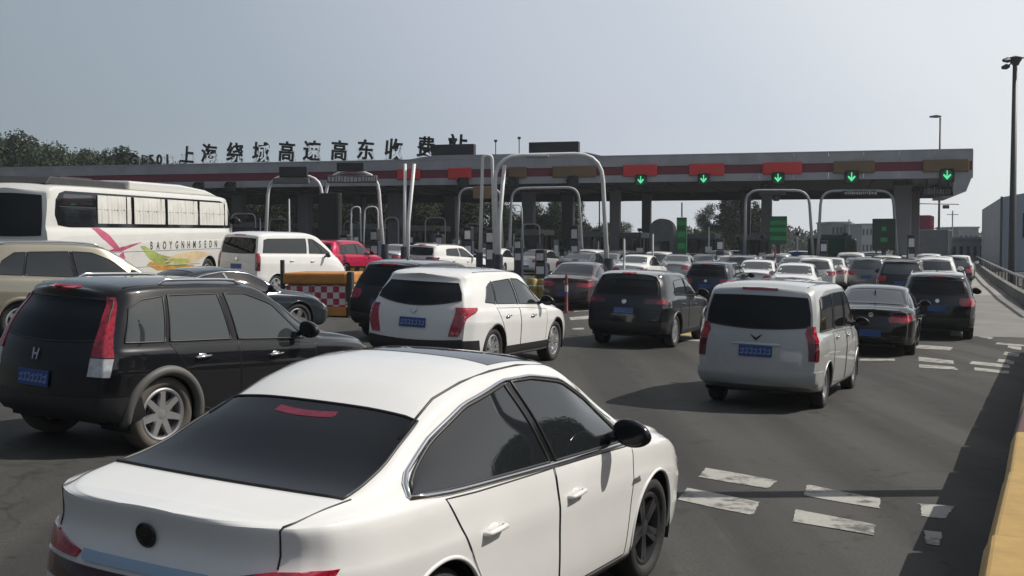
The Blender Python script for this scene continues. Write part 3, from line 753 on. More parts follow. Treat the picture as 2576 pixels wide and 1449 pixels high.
JEEP = dict(SUV, wr=.355, roofw=.78,
    top=[(-.92, 1.58), (-.55, 1.625), (.2, 1.645), (.9, 1.64), (1.3, 1.61), (1.7, 1.45), (2.0, 1.27), (2.25, 1.15), (2.8, 1.10), (3.25, 1.03), (3.5, .86)],
    belt=[(-.92, 1.08), (0, 1.08), (1.5, 1.04), (2.4, 1.01), (3.0, .95), (3.5, .75)], bot=[(-.92, .36), (-.55, .27), (0, .23), (2.7, .23), (3.2, .24), (3.5, .32)],
    plan=[(-.92, .88), (-.7, .96), (-.4, .985), (0, 1), (1.3, 1), (2.5, .985), (3.0, .95), (3.3, .88), (3.5, .76)],
    tail=[('d', [(.95, -.36, .22), (1.0, -.40, .30), (1.06, -.34, .32)]), ('r', [(.965, -.12, .06), (1.0, -.12, .10), (1.045, -.1, .08)])],
    sidewin=[([(-.05, 1.16), (.90, 1.12)], [(-.02, 1.40), (.1, 1.44), (.82, 1.47)]), ([(.98, 1.115), (1.95, 1.08)], [(.90, 1.475), (1.2, 1.465), (1.55, 1.34), (1.95, 1.10)])], pillars=[],
    rearwin=('end', [(1.12, 1.15, .68), (1.3, 1.31, .67), (1.47, 1.45, .60)]))
VAN = dict(SUV, W=.85, roofw=.845, wr=.305, Ra=.35, tw=.19, wb=2.72, crown=.06, dr=.8, df=1.0, br=.07, bf=.15, crease=.008,
    top=[(-.80, 1.66), (-.5, 1.715), (.3, 1.745), (1.4, 1.74), (1.85, 1.67), (2.2, 1.50), (2.55, 1.30), (2.8, 1.14), (3.1, 1.02), (3.40, .82)],
    belt=[(-.80, 1.03), (0, 1.03), (1.8, 1.0), (2.5, .97), (3.0, .90), (3.40, .70)], bot=[(-.80, .34), (-.5, .24), (0, .21), (2.7, .21), (3.1, .22), (3.40, .28)],
    plan=[(-.80, .93), (-.65, .975), (-.4, .99), (0, 1), (1.5, 1), (2.4, .985), (2.9, .94), (3.2, .86), (3.40, .74)],
    rear=[(.3, .07), (.5, 0), (.8, .01), (1.05, .03), (1.4, .09), (1.62, .15), (1.7, .16)],
    sidewin=[([(-.50, 1.08), (.42, 1.08)], [(-.40, 1.50), (-.3, 1.54), (.44, 1.57)]), ([(.52, 1.08), (1.38, 1.07)], [(.54, 1.575), (1.33, 1.58)]), ([(1.46, 1.07), (2.25, 1.05)], [(1.41, 1.58), (1.62, 1.57), (1.95, 1.42), (2.25, 1.09)])], pillars=[],
    windshield=[(2.78, 2.5, .66), (2.4, 2.2, .66), (1.95, 1.85, .62)], rearwin=('end', [(1.10, 1.15, .70), (1.3, 1.32, .69), (1.54, 1.53, .64)]),
    tail=[('r', [(.94, -.10, .09), (1.06, -.10, .09), (1.16, -.07, .06)]), ('d', [(.70, -.09, .10), (.85, -.10, .09), (.935, -.10, .09)])], head=[[(.72, -.26, .2), (.86, -.24, .34), (.92, -.12, .36)]],
    plate=(.80, .45, .15), badge=(1.0, .06), hilamp=(1.63, .24), grille=[(.45, .46, .45), (.7, .7, .5)],
    mirror=(2.12, 1.06, .85), handles=[(.62, .96), (1.55, .94)], rearbar=[('bar', [(.34, .34, .76), (.45, .45, .80), (.55, .55, .80)])], rearcorner=[('bar', [(.34, -.1, .42), (.45, -.1, .42), (.55, -.1, .40)])],
    sill=([(.36, .22), (2.34, .22)], [(.36, .28), (2.34, .28)]),
    doors=[([(.36, .34), (.9, .30), (1.38, .30)], [(.36, 1.03), (.9, 1.03), (1.38, 1.02)]), ([(1.44, .30), (1.9, .30), (2.32, .32)], [(1.44, 1.02), (1.9, 1.0), (2.34, .98)])],
    roofseam=[(-.5, .70), (0, .72), (.8, .73), (1.4, .73), (1.8, .72)])
MPV = scale_spec(VAN, 1.08, 1.1, 1.19); MPV.update(wr=.345, Ra=.40)
MPV['sidewin'] = [([(-.62, 1.40), (1.42, 1.38)], [(-.55, 1.80), (-.45, 1.84), (1.40, 1.86)]), ([(1.56, 1.38), (2.62, 1.36)], [(1.53, 1.855), (1.75, 1.84), (2.15, 1.66), (2.62, 1.39)])]
MPV['rearwin'] = ('end', [(1.36, 1.38, .72), (1.55, 1.56, .72), (1.86, 1.84, .66)])
MPV['belt'] = [(-.864, 1.33), (0, 1.33), (1.9, 1.31), (2.6, 1.24), (3.2, 1.08), (3.672, .84)]
MPV['doors'] = []

white_bar = dict(bar=P_WHITE)
fb, fsh = car('fastback_sedan', 'large white sedan in the foreground with blacked rear screen and round boot emblem', 'car', scale_spec(FAST, .988, .922, 1.03), (-1.062, 5.63, -.481), P_WHITE, 0,
    wheels='fivetwin', rim=ALLOYD, mirror=BLKG, fin=None, handle=P_WHITE, badgem=BLKG)
patch(end_grid(fsh, [(.748, .748, .33), (.79, .79, .33)], 'r', 18, 4), 'chrome_strip', mat('sky tinted chrome', (.36, .48, .62), .25, .3), fb, .014)  # blue of the reflected sky put into the chrome colour
patch(end_grid(fsh, [(.645, .645, .52), (.727, .727, .54)], 'r', 18, 4), 'lamp_bar', mat('smoked lamp bar', (.03, .006, .010), .15, coat=1), fb, .011)
for sd in (1, -1): patch(side_grid(fsh, [(2.20, .70), (2.36, .705)], [(2.22, .735), (2.34, .74)], sd, 6, 3), 'wing_badge', CHROME, fb, .004)
for sd in (1, -1):
    pts = [fsh.T(x, sd * y) for x, y in ((-.50, .655), (-.65, .635), (-.80, .61), (-.87, .60))] + [fsh.RR(sd * .59, z) for z in (.98, .93, .88, .83)]
    MB().tube([(p[0], p[1], p[2] + .001) for p in pts], .0042, 5).build('boot_seam', BLK, fb, smooth='all')
patch(top_grid(fsh, [(.00, .02, .17), (.05, .07, .17)], 9, 3), 'brake_light', mat('brake lamp behind glass', (.16, .008, .03), .3, var=.5, vscale=30), fb, .006, .002)
patch(end_grid(fsh, [(.29, .29, .55), (.36, .36, .60), (.42, .42, .60)], 'r', 18, 4), 'diffuser', BLK, fb, .01)
car('family_suv', 'black family car at left with tall red tail lamps beside the rear pillar', 'car', CRV, (-4.06, 11.76, -.57), P_BLACK, 0,
    wheels='seven', tyre=DUSTY, arch=mat('grey cladding', (.085, .084, .08), .6), arch_r=.05, rails=(.1, 1.2, .60), railm=CHROME, badgef=badge_h, handle=CHROME, glass=mat('clear side glass', (.03, .036, .038), .03, ior=1.9))
car('crossover_car', 'white crossover with blue number plate and upright red corner lamps behind the white sedan', 'car', XO, (-1.18, 19.7, -.40), P_WHITE, 0,
    wheels='ten', sillm=BLK, badgef=badge_shield, handle=CHROME, mirror=BLKG, arch=BLK, arch_r=.02)
vn, vsh = car('compact_van', 'silver beige minivan standing alone in the right lane with upright tail lamps', 'van', VAN, (3.61, 16.8, -.43), paint('silver beige', (.46, .465, .465), .3, .38), 0,
    wheels='steel', bar=paint('silver beige', (.46, .465, .465)), badgef=badge_wing, badgem=BLKG, glass=GLASS2, mirror=BLK)
patch(end_grid(vsh, [(.885, .885, .33), (.915, .915, .31)], 'r', 14, 3), 'trim_strip', CHROME, vn, .02)
car('compact_suv', 'black compact off roader with roof glare in the middle lane', 'car', JEEP, (2.72, 26.1, -.39), P_DARK, 0, roofm=paint('roof glare', (.22, .225, .235), .3), roofx=(-.72, 1.28, .66), wheels='five', arch=BLK, arch_r=.03)  # grey roof panel stands in for sky reflected in black paint
# ------------------------------------------------------------------ toll canopy
def text_obj(name, txt, size, m, M, parent=None, extrude=.03, bold=.0, align='CENTER', sx=1.):
    cu = bpy.data.curves.new(name, 'FONT'); cu.body = txt; cu.size = size; cu.extrude = extrude; cu.offset = bold; cu.align_x = align; cu.resolution_u = 3
    t = bpy.data.objects.new(name, cu); S.collection.objects.link(t)
    bpy.context.view_layer.update()
    me = bpy.data.meshes.new_from_object(t.evaluated_get(bpy.context.evaluated_depsgraph_get())); bpy.data.objects.remove(t)
    if sx != 1: me.transform(Matrix.Diagonal((sx, 1, 1, 1)))
    me.name = name; me.materials.clear(); me.materials.append(m)
    o = bpy.data.objects.new(name, me); link(o, parent); o.matrix_world = M; return o

CXR, CYR, CU, CN = 26.5, 68.9, (-.965, .262), (.262, .965)
def cp(a, d, z): return Vector((CXR + CU[0] * a + CN[0] * d, CYR + CU[1] * a + CN[1] * d, z))
def ca(px, d=0):
    r = ray(px, 480); k = r[0] / r[1]
    return (CXR + CN[0] * d - k * (CYR + CN[1] * d)) / (-CU[0] + k * CU[1])
CROT = math.atan2(-.262, .965)     # local +X runs to the right end, +Y away from the camera
CM = Matrix.Translation((CXR, CYR, 0)) @ Matrix.Rotation(CROT, 4, 'Z')
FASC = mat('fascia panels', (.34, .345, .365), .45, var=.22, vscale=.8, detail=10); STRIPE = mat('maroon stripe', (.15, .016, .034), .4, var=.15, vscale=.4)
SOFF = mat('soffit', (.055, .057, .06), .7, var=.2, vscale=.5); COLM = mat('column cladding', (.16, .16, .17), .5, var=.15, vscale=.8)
CL = 68.
root = empty('toll_canopy', label='long flat toll plaza canopy with grey fascia and maroon stripe', cat='canopy'); root.matrix_world = CM
def cbox(name, m, x0, x1, y0, y1, z0, z1, par=root, bevel=0): return MB().bx(x0, x1, y0, y1, z0, z1).build(name, m, par, bevel=bevel)
q = MB()   # panels with open joints
w = 2.0; k = 0
while k * w < CL - .01:
    q.bx(-CL + k * w + .006, -CL + (k + 1) * w - .006, 0, .12, 6.88, 7.52); q.bx(-CL + k * w + .006, -CL + (k + 1) * w - .006, 0, .12, 5.90, 6.34); k += 1
q.build('fascia', FASC, root)
cbox('stripe', STRIPE, -CL, -.003, .05, .12, 6.34, 6.88)
cbox('parapet_cap', mat('cap flashing', (.36, .37, .39), .4), -CL, .03, -.03, .35, 7.523, 7.58)
q = MB().bx(-CL, 0, .13, 16, 5.90, 5.98)
for i in range(33): q.bx(-CL + 2.05 * i + 1, -CL + 2.05 * i + 1.14, .4, 15.8, 5.80, 5.897)
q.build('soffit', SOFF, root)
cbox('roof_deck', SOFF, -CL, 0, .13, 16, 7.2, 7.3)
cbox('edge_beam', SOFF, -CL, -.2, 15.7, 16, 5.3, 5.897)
q = MB(); q.add([Vector(p) for p in ((-1.0, 0.003, 5.897), (-.02, 0.003, 5.897), (-.3, .003, 5.12), (-1.0, .003, 5.12), (-1.0, 15.6, 5.897), (-.02, 15.6, 5.897), (-.3, 15.6, 5.12), (-1.0, 15.6, 5.12))],
        [(0, 1, 2, 3), (7, 6, 5, 4), (0, 4, 5, 1), (1, 5, 6, 2), (2, 6, 7, 3), (3, 7, 4, 0)]); q.build('end_cap', FASC, root)
cbox('end_fascia', FASC, .003, .06, .05, 16, 5.9, 7.52)
# raised centre parapet
x0, x1 = -ca(1030), -ca(1512)
MB().prism([(x0, 7.585), (x1 + .0, 7.585), (x1 - .9, 7.80), (x0 + 1.6, 7.80)], -.02, .25, Matrix(((1, 0, 0, 0), (0, 0, 1, 0), (0, 1, 0, 0), (0, 0, 0, 1)))).build('raised_parapet', FASC, root)
# columns
for px, d, wd in ((768, 5, .85), (905, 11, .8), (995, 5, .9), (1135, 11, .8), (1330, 5, .8), (1430, 11, .8), (1548, 5, .66), (1627, 11, .62), (1876, 11, .7), (1929, 5, .66), (2270, 3, 1.0), (2300, 12, .7), (600, 5, .8), (430, 5, .8), (250, 5, .8), (60, 5, .8)):
    a = ca(px, d); p = cp(a, d, 0); z0 = gz(p.x, p.y)
    c_ = empty('canopy_column', p, CROT, {768: 'grey canopy column behind the left lane gantry', 2270: 'broad grey end column beside the tall green board'}.get(px, 'square dark grey column carrying the toll canopy soffit'), 'column', 'columns under the toll canopy')
    c_.location.z = z0
    MB().bx(-wd / 2, wd / 2, -wd / 2, wd / 2, 0, 5.895 - z0).build('shaft', COLM, c_, bevel=.04)
    MB().bx(-wd / 2 - .06, wd / 2 + .06, -wd / 2 - .06, wd / 2 + .06, 0, 1.1).build('plinth', mat('plinth paint', (.10, .10, .105), .6, var=.25), c_, bevel=.03)
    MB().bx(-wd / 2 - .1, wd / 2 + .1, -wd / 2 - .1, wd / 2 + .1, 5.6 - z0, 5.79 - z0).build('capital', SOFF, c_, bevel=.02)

def on_canopy(px, d, z): p = cp(ca(px, d), d, z); return p
FACE = Matrix.Rotation(CROT, 4, 'Z') @ Matrix.Rotation(R(90), 4, 'X')        # text plane facing the traffic
# lane plates on the stripe
RSIGN = mat('red lane plate', (.62, .03, .03), .45, var=.12, vscale=1.5); OSIGN = mat('olive lane plate', (.17, .105, .05), .5, var=.2, vscale=1.2)
for px0, px1, m_, lb in ((1000, 1058, RSIGN, 'red lane plate on the stripe behind the slanted white gantry legs'), (1128, 1187, RSIGN, 'red lane plate below the first dark box on the roof'), (1280, 1325, OSIGN, 'small brown lane plate at the left foot of the big arch'), (1390, 1500, OSIGN, 'long brown lane plate inside the big arch'),
    (1567, 1653, RSIGN, 'red lane plate next to the right leg of the big arch'), (1733, 1822, RSIGN, 'red lane plate with small white figures at its right end'), (1918, 2017, RSIGN, 'bright red lane plate beside the first olive one'), (2095, 2200, OSIGN, 'olive lane plate between red plate and maroon stripe'), (2320, 2437, OSIGN, 'wide olive lane plate at the right end of the canopy')):
    a0, a1 = ca(px0), ca(px1); w = a0 - a1; p = cp((a0 + a1) / 2, -.06, 6.61); h = .72
    o = empty('lane_plate', p, CROT, lb, 'sign', 'lane plates along the canopy stripe')
    MB().bx(-w / 2, w / 2, -.09, .09, -h / 2, h / 2).build('panel', m_, o, bevel=.06)
# lane signals
GARROW = mat('green lamp lit', (.12, 1.0, .42), .4, emit=.75); GDISC = mat('green lens', (.005, .09, .04), .25, emit=.0, coat=1); GDIM = mat('green lamp dim', (.02, .16, .07), .3, emit=.12)
HOUS = mat('signal housing', (.012, .014, .014), .5)
def signal(px, z, lit, lb, s=.72, dim=False):
    p = on_canopy(px, -.16, z); o = empty('lane_signal', p, CROT, lb, 'traffic light', 'lane signals on the canopy')
    q = MB().bx(-s / 2, s / 2, -.04, .14, -s / 2, s / 2); q.build('housing', HOUS, o, bevel=.07)
    MB().lathe([(.001, -.052), (s * .40, -.05), (s * .42, -.045)], 24, axis='Y').build('lens', GDISC if lit else HOUS, o)
    vs = [(math.cos(a) * s * .46, y, math.sin(a) * s * .46) for y in (-.3, -.04) for a in np.linspace(-.1, math.pi + .1, 14)]
    MB().add(vs, [(i, i + 1, 14 + i + 1, 14 + i) for i in range(13)]).build('visor', HOUS, o)
    if lit:
        k = s * .34; pts = [(-.11, 1), (.11, 1), (.11, -.2), (.62, .3), (.8, .02), (0, -.9), (-.8, .02), (-.62, .3), (-.11, -.2)]
        MB().prism([(x * k, y * k) for x, y in pts], .0, .02, Matrix(((1, 0, 0, 0), (0, 0, -1, -.06), (0, 1, 0, 0), (0, 0, 0, 1)))).build('arrow', GDIM if dim else GARROW, o)
    else:
        MB().bx(-.03, .03, -.07, -.058, -.2, .2).build('dark_arrow', GDISC, o)
    return o
signal(1612, 6.02, 1, 'lit green lane signal under the red plate next to the big arch', dim=False)
signal(1770, 6.03, 1, 'lit green lane signal left of the bright red plate', dim=False)
signal(1957, 6.02, 1, 'lit green down arrow below the bright red plate', .76)
signal(2142, 6.02, 1, 'lit green down arrow below the first olive plate', .82)
signal(2382, 6.05, 1, 'lit green down arrow at the right end of the canopy', .82)
signal(1440, 6.0, 0, 'unlit lane signal inside the big white arch'); signal(1290, 6.0, 0, 'unlit lane signal at the left leg of the big arch'); signal(1165, 6.0, 0, 'unlit lane signal below the second red plate')
signal(580, 5.95, 0, 'unlit lane signal above the front of the coach'); signal(500, 5.95, 0, 'unlit lane signal above the roof of the coach')
# hanging lane boards
PALE = mat('pale board lettering', (.34, .35, .35), .6)
def board(name, px0, px1, z0, z1, d, lb, m_=DARKBOX, marks=0, cat='sign', th=.3):
    a0, a1 = ca(px0, d), ca(px1, d); w = a0 - a1; p = cp((a0 + a1) / 2, d, z0); o = empty(name, p, CROT, lb, cat)
    h = z1 - z0; MB().bx(-w / 2, w / 2, 0, th, 0, h).build('panel', m_, o, bevel=.03)
    q = MB().bx(-w / 2 + .02, w / 2 - .02, -.012, -.002, 0.02, .06).bx(-w / 2 + .02, w / 2 - .02, -.012, -.002, h - .06, h - .02); q.build('rim', STEEL_D, o)
    if marks:
        q = MB(); x = -w / 2 + .12
        while x < w / 2 - .12:
            ww = random.uniform(.07, .16); hh = random.uniform(.5, .8) * h
            for _ in range(3): q.bx(x, x + ww, -.012, -.004, h * .15 + random.random() * hh * .6, h * .15 + hh * random.uniform(.7, 1.))
            x += ww + random.uniform(.04, .09)
        q.build('lamp_modules', PALE, o)
    return o
b_ = board('hanging_board', 2320, 2398, 4.92, 5.48, 1.0, 'dark hanging lane board with pale figures under the canopy end', marks=1)
MB().cyl((-.6, .15, .55), (-.6, .15, .98), .04).cyl((.6, .15, .55), (.6, .15, .98), .04).build('hanger', STEEL_D, b_)
for px0, px1, z0, z1, lb in ((1085, 1192, 7.80, 8.52, 'long dark box standing on the canopy roof left of the mast'), (1330, 1455, 7.80, 8.53, 'long dark box standing on the canopy roof above the big arch')):
    o = board('roof_box', px0, px1, z0, z1, .2, lb, mat('dark navy box', (.012, .014, .022), .5, var=.2), cat='sign box', th=.5)
# thin masts on the roof
for px, h, lb in ((1247, 1.0, 'thin mast on the canopy roof beside the long dark box'), (1306, 1.15, 'thin mast with a small lamp on the canopy roof')):
    p = on_canopy(px, .6, 7.3); o = empty('roof_mast', p, 0, lb, 'mast'); MB().cyl((0, 0, 0), (0, 0, h + .4), .03).build('pole', STEEL_D, o)
    MB().bx(-.1, .1, -.06, .06, h + .33, h + .48).build('lamp_head', STEEL_D, o, bevel=.02)
# roof lettering
LET = mat('black letters', (.004, .004, .0045), .5, var=.2, vscale=2)
CH = [(338, 'G', 1.0), (360, '1', .95), (382, '5', .95), (402, '0', .95), (422, '1', .95), (470, '上', 1.25), (525, '海', 1.35), (590, '绕', 1.4), (655, '城', 1.4), (720, '高', 1.4), (783, '速', 1.42), (852, '高', 1.38), (918, '东', 1.4), (988, '收', 1.42), (1070, '费', 1.4), (1148, '站', 1.5)]
for i, (px, t, sz) in enumerate(CH):
    kind = 'numeral' if t in '150' else 'letter' if t == 'G' else 'character'
    nb = CH[i - 1][1] if i else None
    lb = f"black roof {kind} {t} standing on the canopy edge" + (f" just right of {nb}" if nb else ", first of the row")
    z = 7.60 if px < 1040 else 7.70; p = on_canopy(px, .45, z + .02)
    sz2 = sz
    o = empty('roof_character', p, CROT, lb, 'lettering', 'lettering along the canopy roof')
    M = Matrix.Translation(p) @ FACE @ Matrix.Rotation(R(-6 if kind == 'character' else 0), 4, 'Z')
    g_ = text_obj('glyph', t, sz2, LET, M, None, .05, .032 if kind == 'character' else .025, sx=.9)
    g_.parent = o; g_.matrix_parent_inverse = Matrix(); g_.matrix_local = Matrix.Rotation(R(90), 4, 'X') @ Matrix.Rotation(R(-5 if kind == 'character' else 0), 4, 'Z') @ Matrix.Translation((0, .12 * sz2 if kind == 'character' else 0, 0))
    q = MB()
    for x in (-.33 * sz, .33 * sz): q.cyl((x, .12, -.15), (x, .12, .62 * sz), .012, 6).cyl((x, .12, .5 * sz), (x, .7, -.15), .010, 6)
    q.cyl((-.45 * sz, .12, .05), (.45 * sz, .12, .05), .012, 6).cyl((-.45 * sz, .12, .5 * sz), (.45 * sz, .12, .5 * sz), .012, 6)
    q.build('support_frame', STEEL_G, o)

# ------------------------------------------------------------------ lane gantries
def rounded(pts, r, n=6):
    out = []
    for i, p in enumerate(pts):
        p = Vector(p)
        if 0 < i < len(pts) - 1:
            a, b = Vector(pts[i - 1]), Vector(pts[i + 1]); ra = min(r, (a - p).length * .45, (b - p).length * .45)
            s0 = p + (a - p).normalized() * ra; s1 = p + (b - p).normalized() * ra
            out += [s0 * (1 - t) ** 2 + p * 2 * t * (1 - t) + s1 * t * t for t in np.linspace(0, 1, n)]
        else: out.append(p)
    return out
def foot(px, Y):
    r = ray(px, 640); x = r[0] / r[1] * Y; return Vector((x, Y, gz(x, Y)))
def gantry(lb, Y, pts, r=.09, corner=.9, m_=STEEL_W, ydrift=0, base=True):
    """pts: picture directions of the bends at the given distance; the first and last stand on the ground"""
    P = []
    for i, (px, py) in enumerate(pts):
        Yi = Y + ydrift * i / max(len(pts) - 1, 1)
        P.append(foot(px, Yi) if py is None else at(px, py, Yi))
    o = empty('lane_gantry', (P[0] + P[-1]) / 2, 0, lb, 'gantry', 'lane gantries before the toll booths'); c = o.location
    RP = rounded([p - c for p in P], corner)
    rr = [r * (.85 + .3 * min(1, max(0, 1 - (p.z + c.z) / 5))) for p in RP]
    MB().tube(RP, rr, 10).build('frame', m_, o, smooth='all')
    if base:
        for p, (px, py) in zip(P, pts):
            if py is None: MB().cyl(p - c - Vector((0, 0, .05)), p - c + Vector((0, 0, 1.5)), r * 1.9, 12).build('foot_sleeve', mat('sleeve paint', (.03, .034, .05), .5, var=.3), o, smooth=True)
    return o, c
def gbox(o, c, Y, px0, px1, py0, py1, name, m_=DARKBOX, th=.35, dy=-.25, marks=0):
    a, b = at(px0, py0, Y) - c, at(px1, py1, Y) - c
    q = MB().bx(a.x, b.x, dy - th / 2, dy + th / 2, b.z, a.z); ob = q.build(name, m_, o, bevel=.03)
    if marks:
        q = MB(); x = a.x + .06
        while x < b.x - .1:
            ww = random.uniform(.05, .12); q.bx(x, x + ww, dy - th / 2 - .012, dy - th / 2 - .003, b.z + (a.z - b.z) * random.uniform(.12, .3), b.z + (a.z - b.z) * random.uniform(.7, .9)); x += ww + random.uniform(.03, .07)
        q.build('lamp_modules', PALE, o)
    return ob
o, c = gantry('white lane gantry with dark top box just above the white high roofed van', 58, [(664, None), (676, 443), (808, 442), (818, None)])
gbox(o, c, 58, 706, 776, 420, 446, 'sign_box'); gbox(o, c, 58, 690, 780, 449, 463, 'lower_board', mat('grey board', (.10, .10, .11), .5))
o, c = gantry('white lane gantry with dark top box left of the slanted legs', 55, [(806, None), (824, 433), (950, 433), (968, None)])
gbox(o, c, 55, 850, 918, 410, 432, 'sign_box'); gbox(o, c, 55, 826, 950, 442, 461, 'lower_board', mat('grey board', (.10, .10, .11), .5), marks=1)
o, c = gantry('pair of tall leaning white posts meeting at one foot', 50, [(1017, None), (1019, 412)], .08); MB().tube([at(1042, 412, 50) - c, at(1027, 560, 50) - c, foot(1024, 50) - c], [.075, .085, .09], 10).build('leaning_post', STEEL_W, o, smooth='all')
o, c = gantry('big white lane gantry with wide rounded arch and long top beam', 44, [(1254, None), (1243, 392), (1514, 386), (1531, None)], .088, 1.0)
MB().tube([at(1269, 415, 44) - c, at(1256, 560, 44) - c, foot(1254, 44) - c], [.075, .085, .09], 10).build('leaning_post', STEEL_W, o, smooth='all')
gbox(o, c, 44, 1322, 1380, 391, 398, 'camera_rail', STEEL_G, .25)
gantry('narrow white hoop beside the left leg of the big arch', 45.5, [(1206, None), (1214, 391), (1238, 391), (1247, None)], .07, .4)
o, c = gantry('grey lane gantry with brown board under the canopy', 71, [(1146, None), (1156, 474), (1258, 474), (1265, None)], .09, .6, STEEL_G); gbox(o, c, 71, 1190, 1243, 470, 500, 'brown_board', OSIGN)
gantry('grey lane gantry showing a tree through it', 70, [(1278, None), (1288, 474), (1455, 471), (1468, None)], .09, .7, STEEL_G)
gantry('low thin white hoop under the canopy behind the big arch', 74, [(1284, None), (1286, 515), (1312, 515), (1320, None)], .05, .3)
gantry('low thin white hoop to the right of the tall black cabinet', 72, [(912, None), (918, 521), (950, 519), (955, None)], .05, .4)
gantry('small white hoop beside the tall black cabinet', 72, [(880, None), (884, 522), (906, 519), (910, None)], .05, .4)
o, c = gantry('grey lane gantry joined at a shared foot with the one to its right', 70, [(1872, None), (1876, 479), (2034, 479), (2050, None)], .09, .8, STEEL_G)
gbox(o, c, 70, 1906, 1972, 480, 492, 'sign_box'); gbox(o, c, 70, 1944, 1957, 494, 506, 'camera', STEEL_D)
o, c = gantry('grey lane gantry next to the broad end column', 70, [(2054, None), (2066, 480), (2246, 480), (2261, None)], .09, .8, STEEL_G)
gbox(o, c, 70, 2118, 2200, 480, 492, 'sign_box', marks=1)
o, c = gantry('dark grey bar gantry with hanging camera behind the left opening', 96, [(1508, None), (1508, 492), (1598, 497)], .06, .1, STEEL_D); gbox(o, c, 96, 1560, 1568, 498, 507, 'camera', STEEL_D)

# ------------------------------------------------------------------ booths and island furniture
BOOTHG = mat('booth glass', (.012, .018, .02), .06, ior=1.6); BOOTHW = mat('booth panel', (.17, .175, .18), .5, var=.2)
def booth(px, d, lb, L=3.4, w=1.5, h=2.75):
    p = cp(ca(px, d), d, 0); o = empty('toll_booth', p, CROT, lb, 'toll booth', 'toll booths under the canopy'); o.location.z = gz(p.x, p.y)
    MB().bx(-w / 2, w / 2, -L / 2, L / 2, .25, 1.25).build('lower_panel', BOOTHW, o, bevel=.03)
    MB().bx(-w / 2 + .03, w / 2 - .03, -L / 2 + .03, L / 2 - .03, 1.253, 2.35).build('glazing', BOOTHG, o)
    for x in (-w / 2, w / 2):
        for y in (-L / 2, 0, L / 2): MB().bx(x - .04, x + .04, y - .04, y + .04, 1.254, 2.352).build('mullion', STEEL_D, o)
    MB().bx(-w / 2 - .2, w / 2 + .2, -L / 2 - .25, L / 2 + .25, 2.355, h).build('roof', BOOTHW, o, bevel=.05)
    MB().bx(-w / 2 - .35, w / 2 + .35, -L / 2 - 1.6, L / 2 + 1.2, -.05, .2).build('island_kerb', CONC, o, bevel=.04)
    return o
for i, (px, d) in enumerate(((640, 6), (790, 7), (935, 6), (1080, 6), (1205, 7), (1345, 6), (1490, 6), (1590, 7), (1770, 7), (1905, 6), (2105, 8))):
    booth(px, d, {640: 'dark toll booth seen just beyond the coach', 2105: 'dark toll booth between the two joined grey gantries', 1590: 'dark toll booth between the columns of the first bright opening'}.get(px, 'dark glazed toll booth on its island under the canopy'))
# rounded cabin in the first bright opening
p = on_canopy(1668, 4, 0); o = empty('round_top_cabin', p, CROT, 'dark cabin with rounded roof between column and green lane post', 'kiosk'); o.location.z = gz(p.x, p.y)
MB().prism([(-.78, 0)] + [(.78 * math.cos(a), 2.9 + .75 * math.sin(a)) for a in np.linspace(math.pi, 0, 14)] + [(.78, 0)], -.8, .8, Matrix(((1, 0, 0, 0), (0, 0, 1, 0), (0, 1, 0, 0), (0, 0, 0, 1)))).build('shell', BOOTHW, o, bevel=.03)
MB().bx(-.55, .55, -.83, -.805, 1.3, 2.2).build('window', BOOTHG, o)
# green boards
GBOARD = mat('green board', (.004, .075, .028), .4, var=.2, vscale=1.5); GBOARDL = mat('bright green board', (.01, .20, .06), .4, var=.3, vscale=2, emit=.04); GDARK = mat('very dark green board', (.003, .022, .012), .4, var=.3)
def standboard(px0, px1, py0, py1, Y, lb, m_, extra=None):
    a, b = at(px0, py0, Y), at(px1, py1, Y); x = (a.x + b.x) / 2; g0 = gz(x, Y); o = empty('lane_information_board', (x, Y, g0), CROT, lb, 'sign')
    w = b.x - a.x; z0, z1 = b.z - g0, a.z - g0
    MB().bx(-w / 2, w / 2, -.15, .15, z0, z1).build('panel', m_, o, bevel=.03); MB().bx(-.12, .12, -.1, .1, -.05, z0 - .003).build('post', STEEL_D, o)
    if extra:
        for zz, f in extra: MB().bx(-w / 2 * f, w / 2 * f, -.165, -.153, z0 + (z1 - z0) * zz, z0 + (z1 - z0) * (zz + .14)).build('lit_row', GBOARDL, o)
    return o
standboard(1936, 1979, 544, 615, 68, 'green lane board beside the dark column left of the shared gantry foot', GBOARD, ((.70, .9), (.45, .95), (.15, .9)))
standboard(2196, 2251, 550, 628, 66, 'tall dark green board left of the broad end column', GDARK, ((.25, .3), (.6, .2)))
o = standboard(1703, 1727, 547, 645, 66, 'slim bright green lane post with a thin rod on top', GBOARD, ((.80, .9), (.5, .8), (.2, .7))); MB().cyl((0, 0, 3.5), (0, 0, 4.3), .04).build('rod', GBOARD, o)
def slab(name, px0, px1, py0, py1, Y, lb, cat, m_, depth=.9, **k):
    a, b = at(px0, py0, Y), at(px1, py1, Y); x = (a.x + b.x) / 2; g0 = gz(x, Y); o = empty(name, (x, Y, g0), k.get('rz', CROT), lb, cat); w = b.x - a.x
    MB().bx(-w / 2, w / 2, -depth / 2, depth / 2, -.05, a.z - g0).build('cabinet', m_, o, bevel=.04)
    MB().bx(-w / 2 + .12, w / 2 - .12, -depth / 2 - .02, -depth / 2 - .002, .5, a.z - g0 - .2).build('door_panel', k.get('door', DARKBOX), o, bevel=.01)
    MB().bx(w / 2 - .3, w / 2 - .24, -depth / 2 - .05, -depth / 2 - .022, 1.1, 1.3).build('handle', STEEL_G, o); return o
slab('tall_cabinet', 803, 858, 486, 600, 55, 'tall flat black cabinet standing below the left lane gantries', 'cabinet', mat('black cabinet', (.010, .010, .012), .5, var=.2), .5)
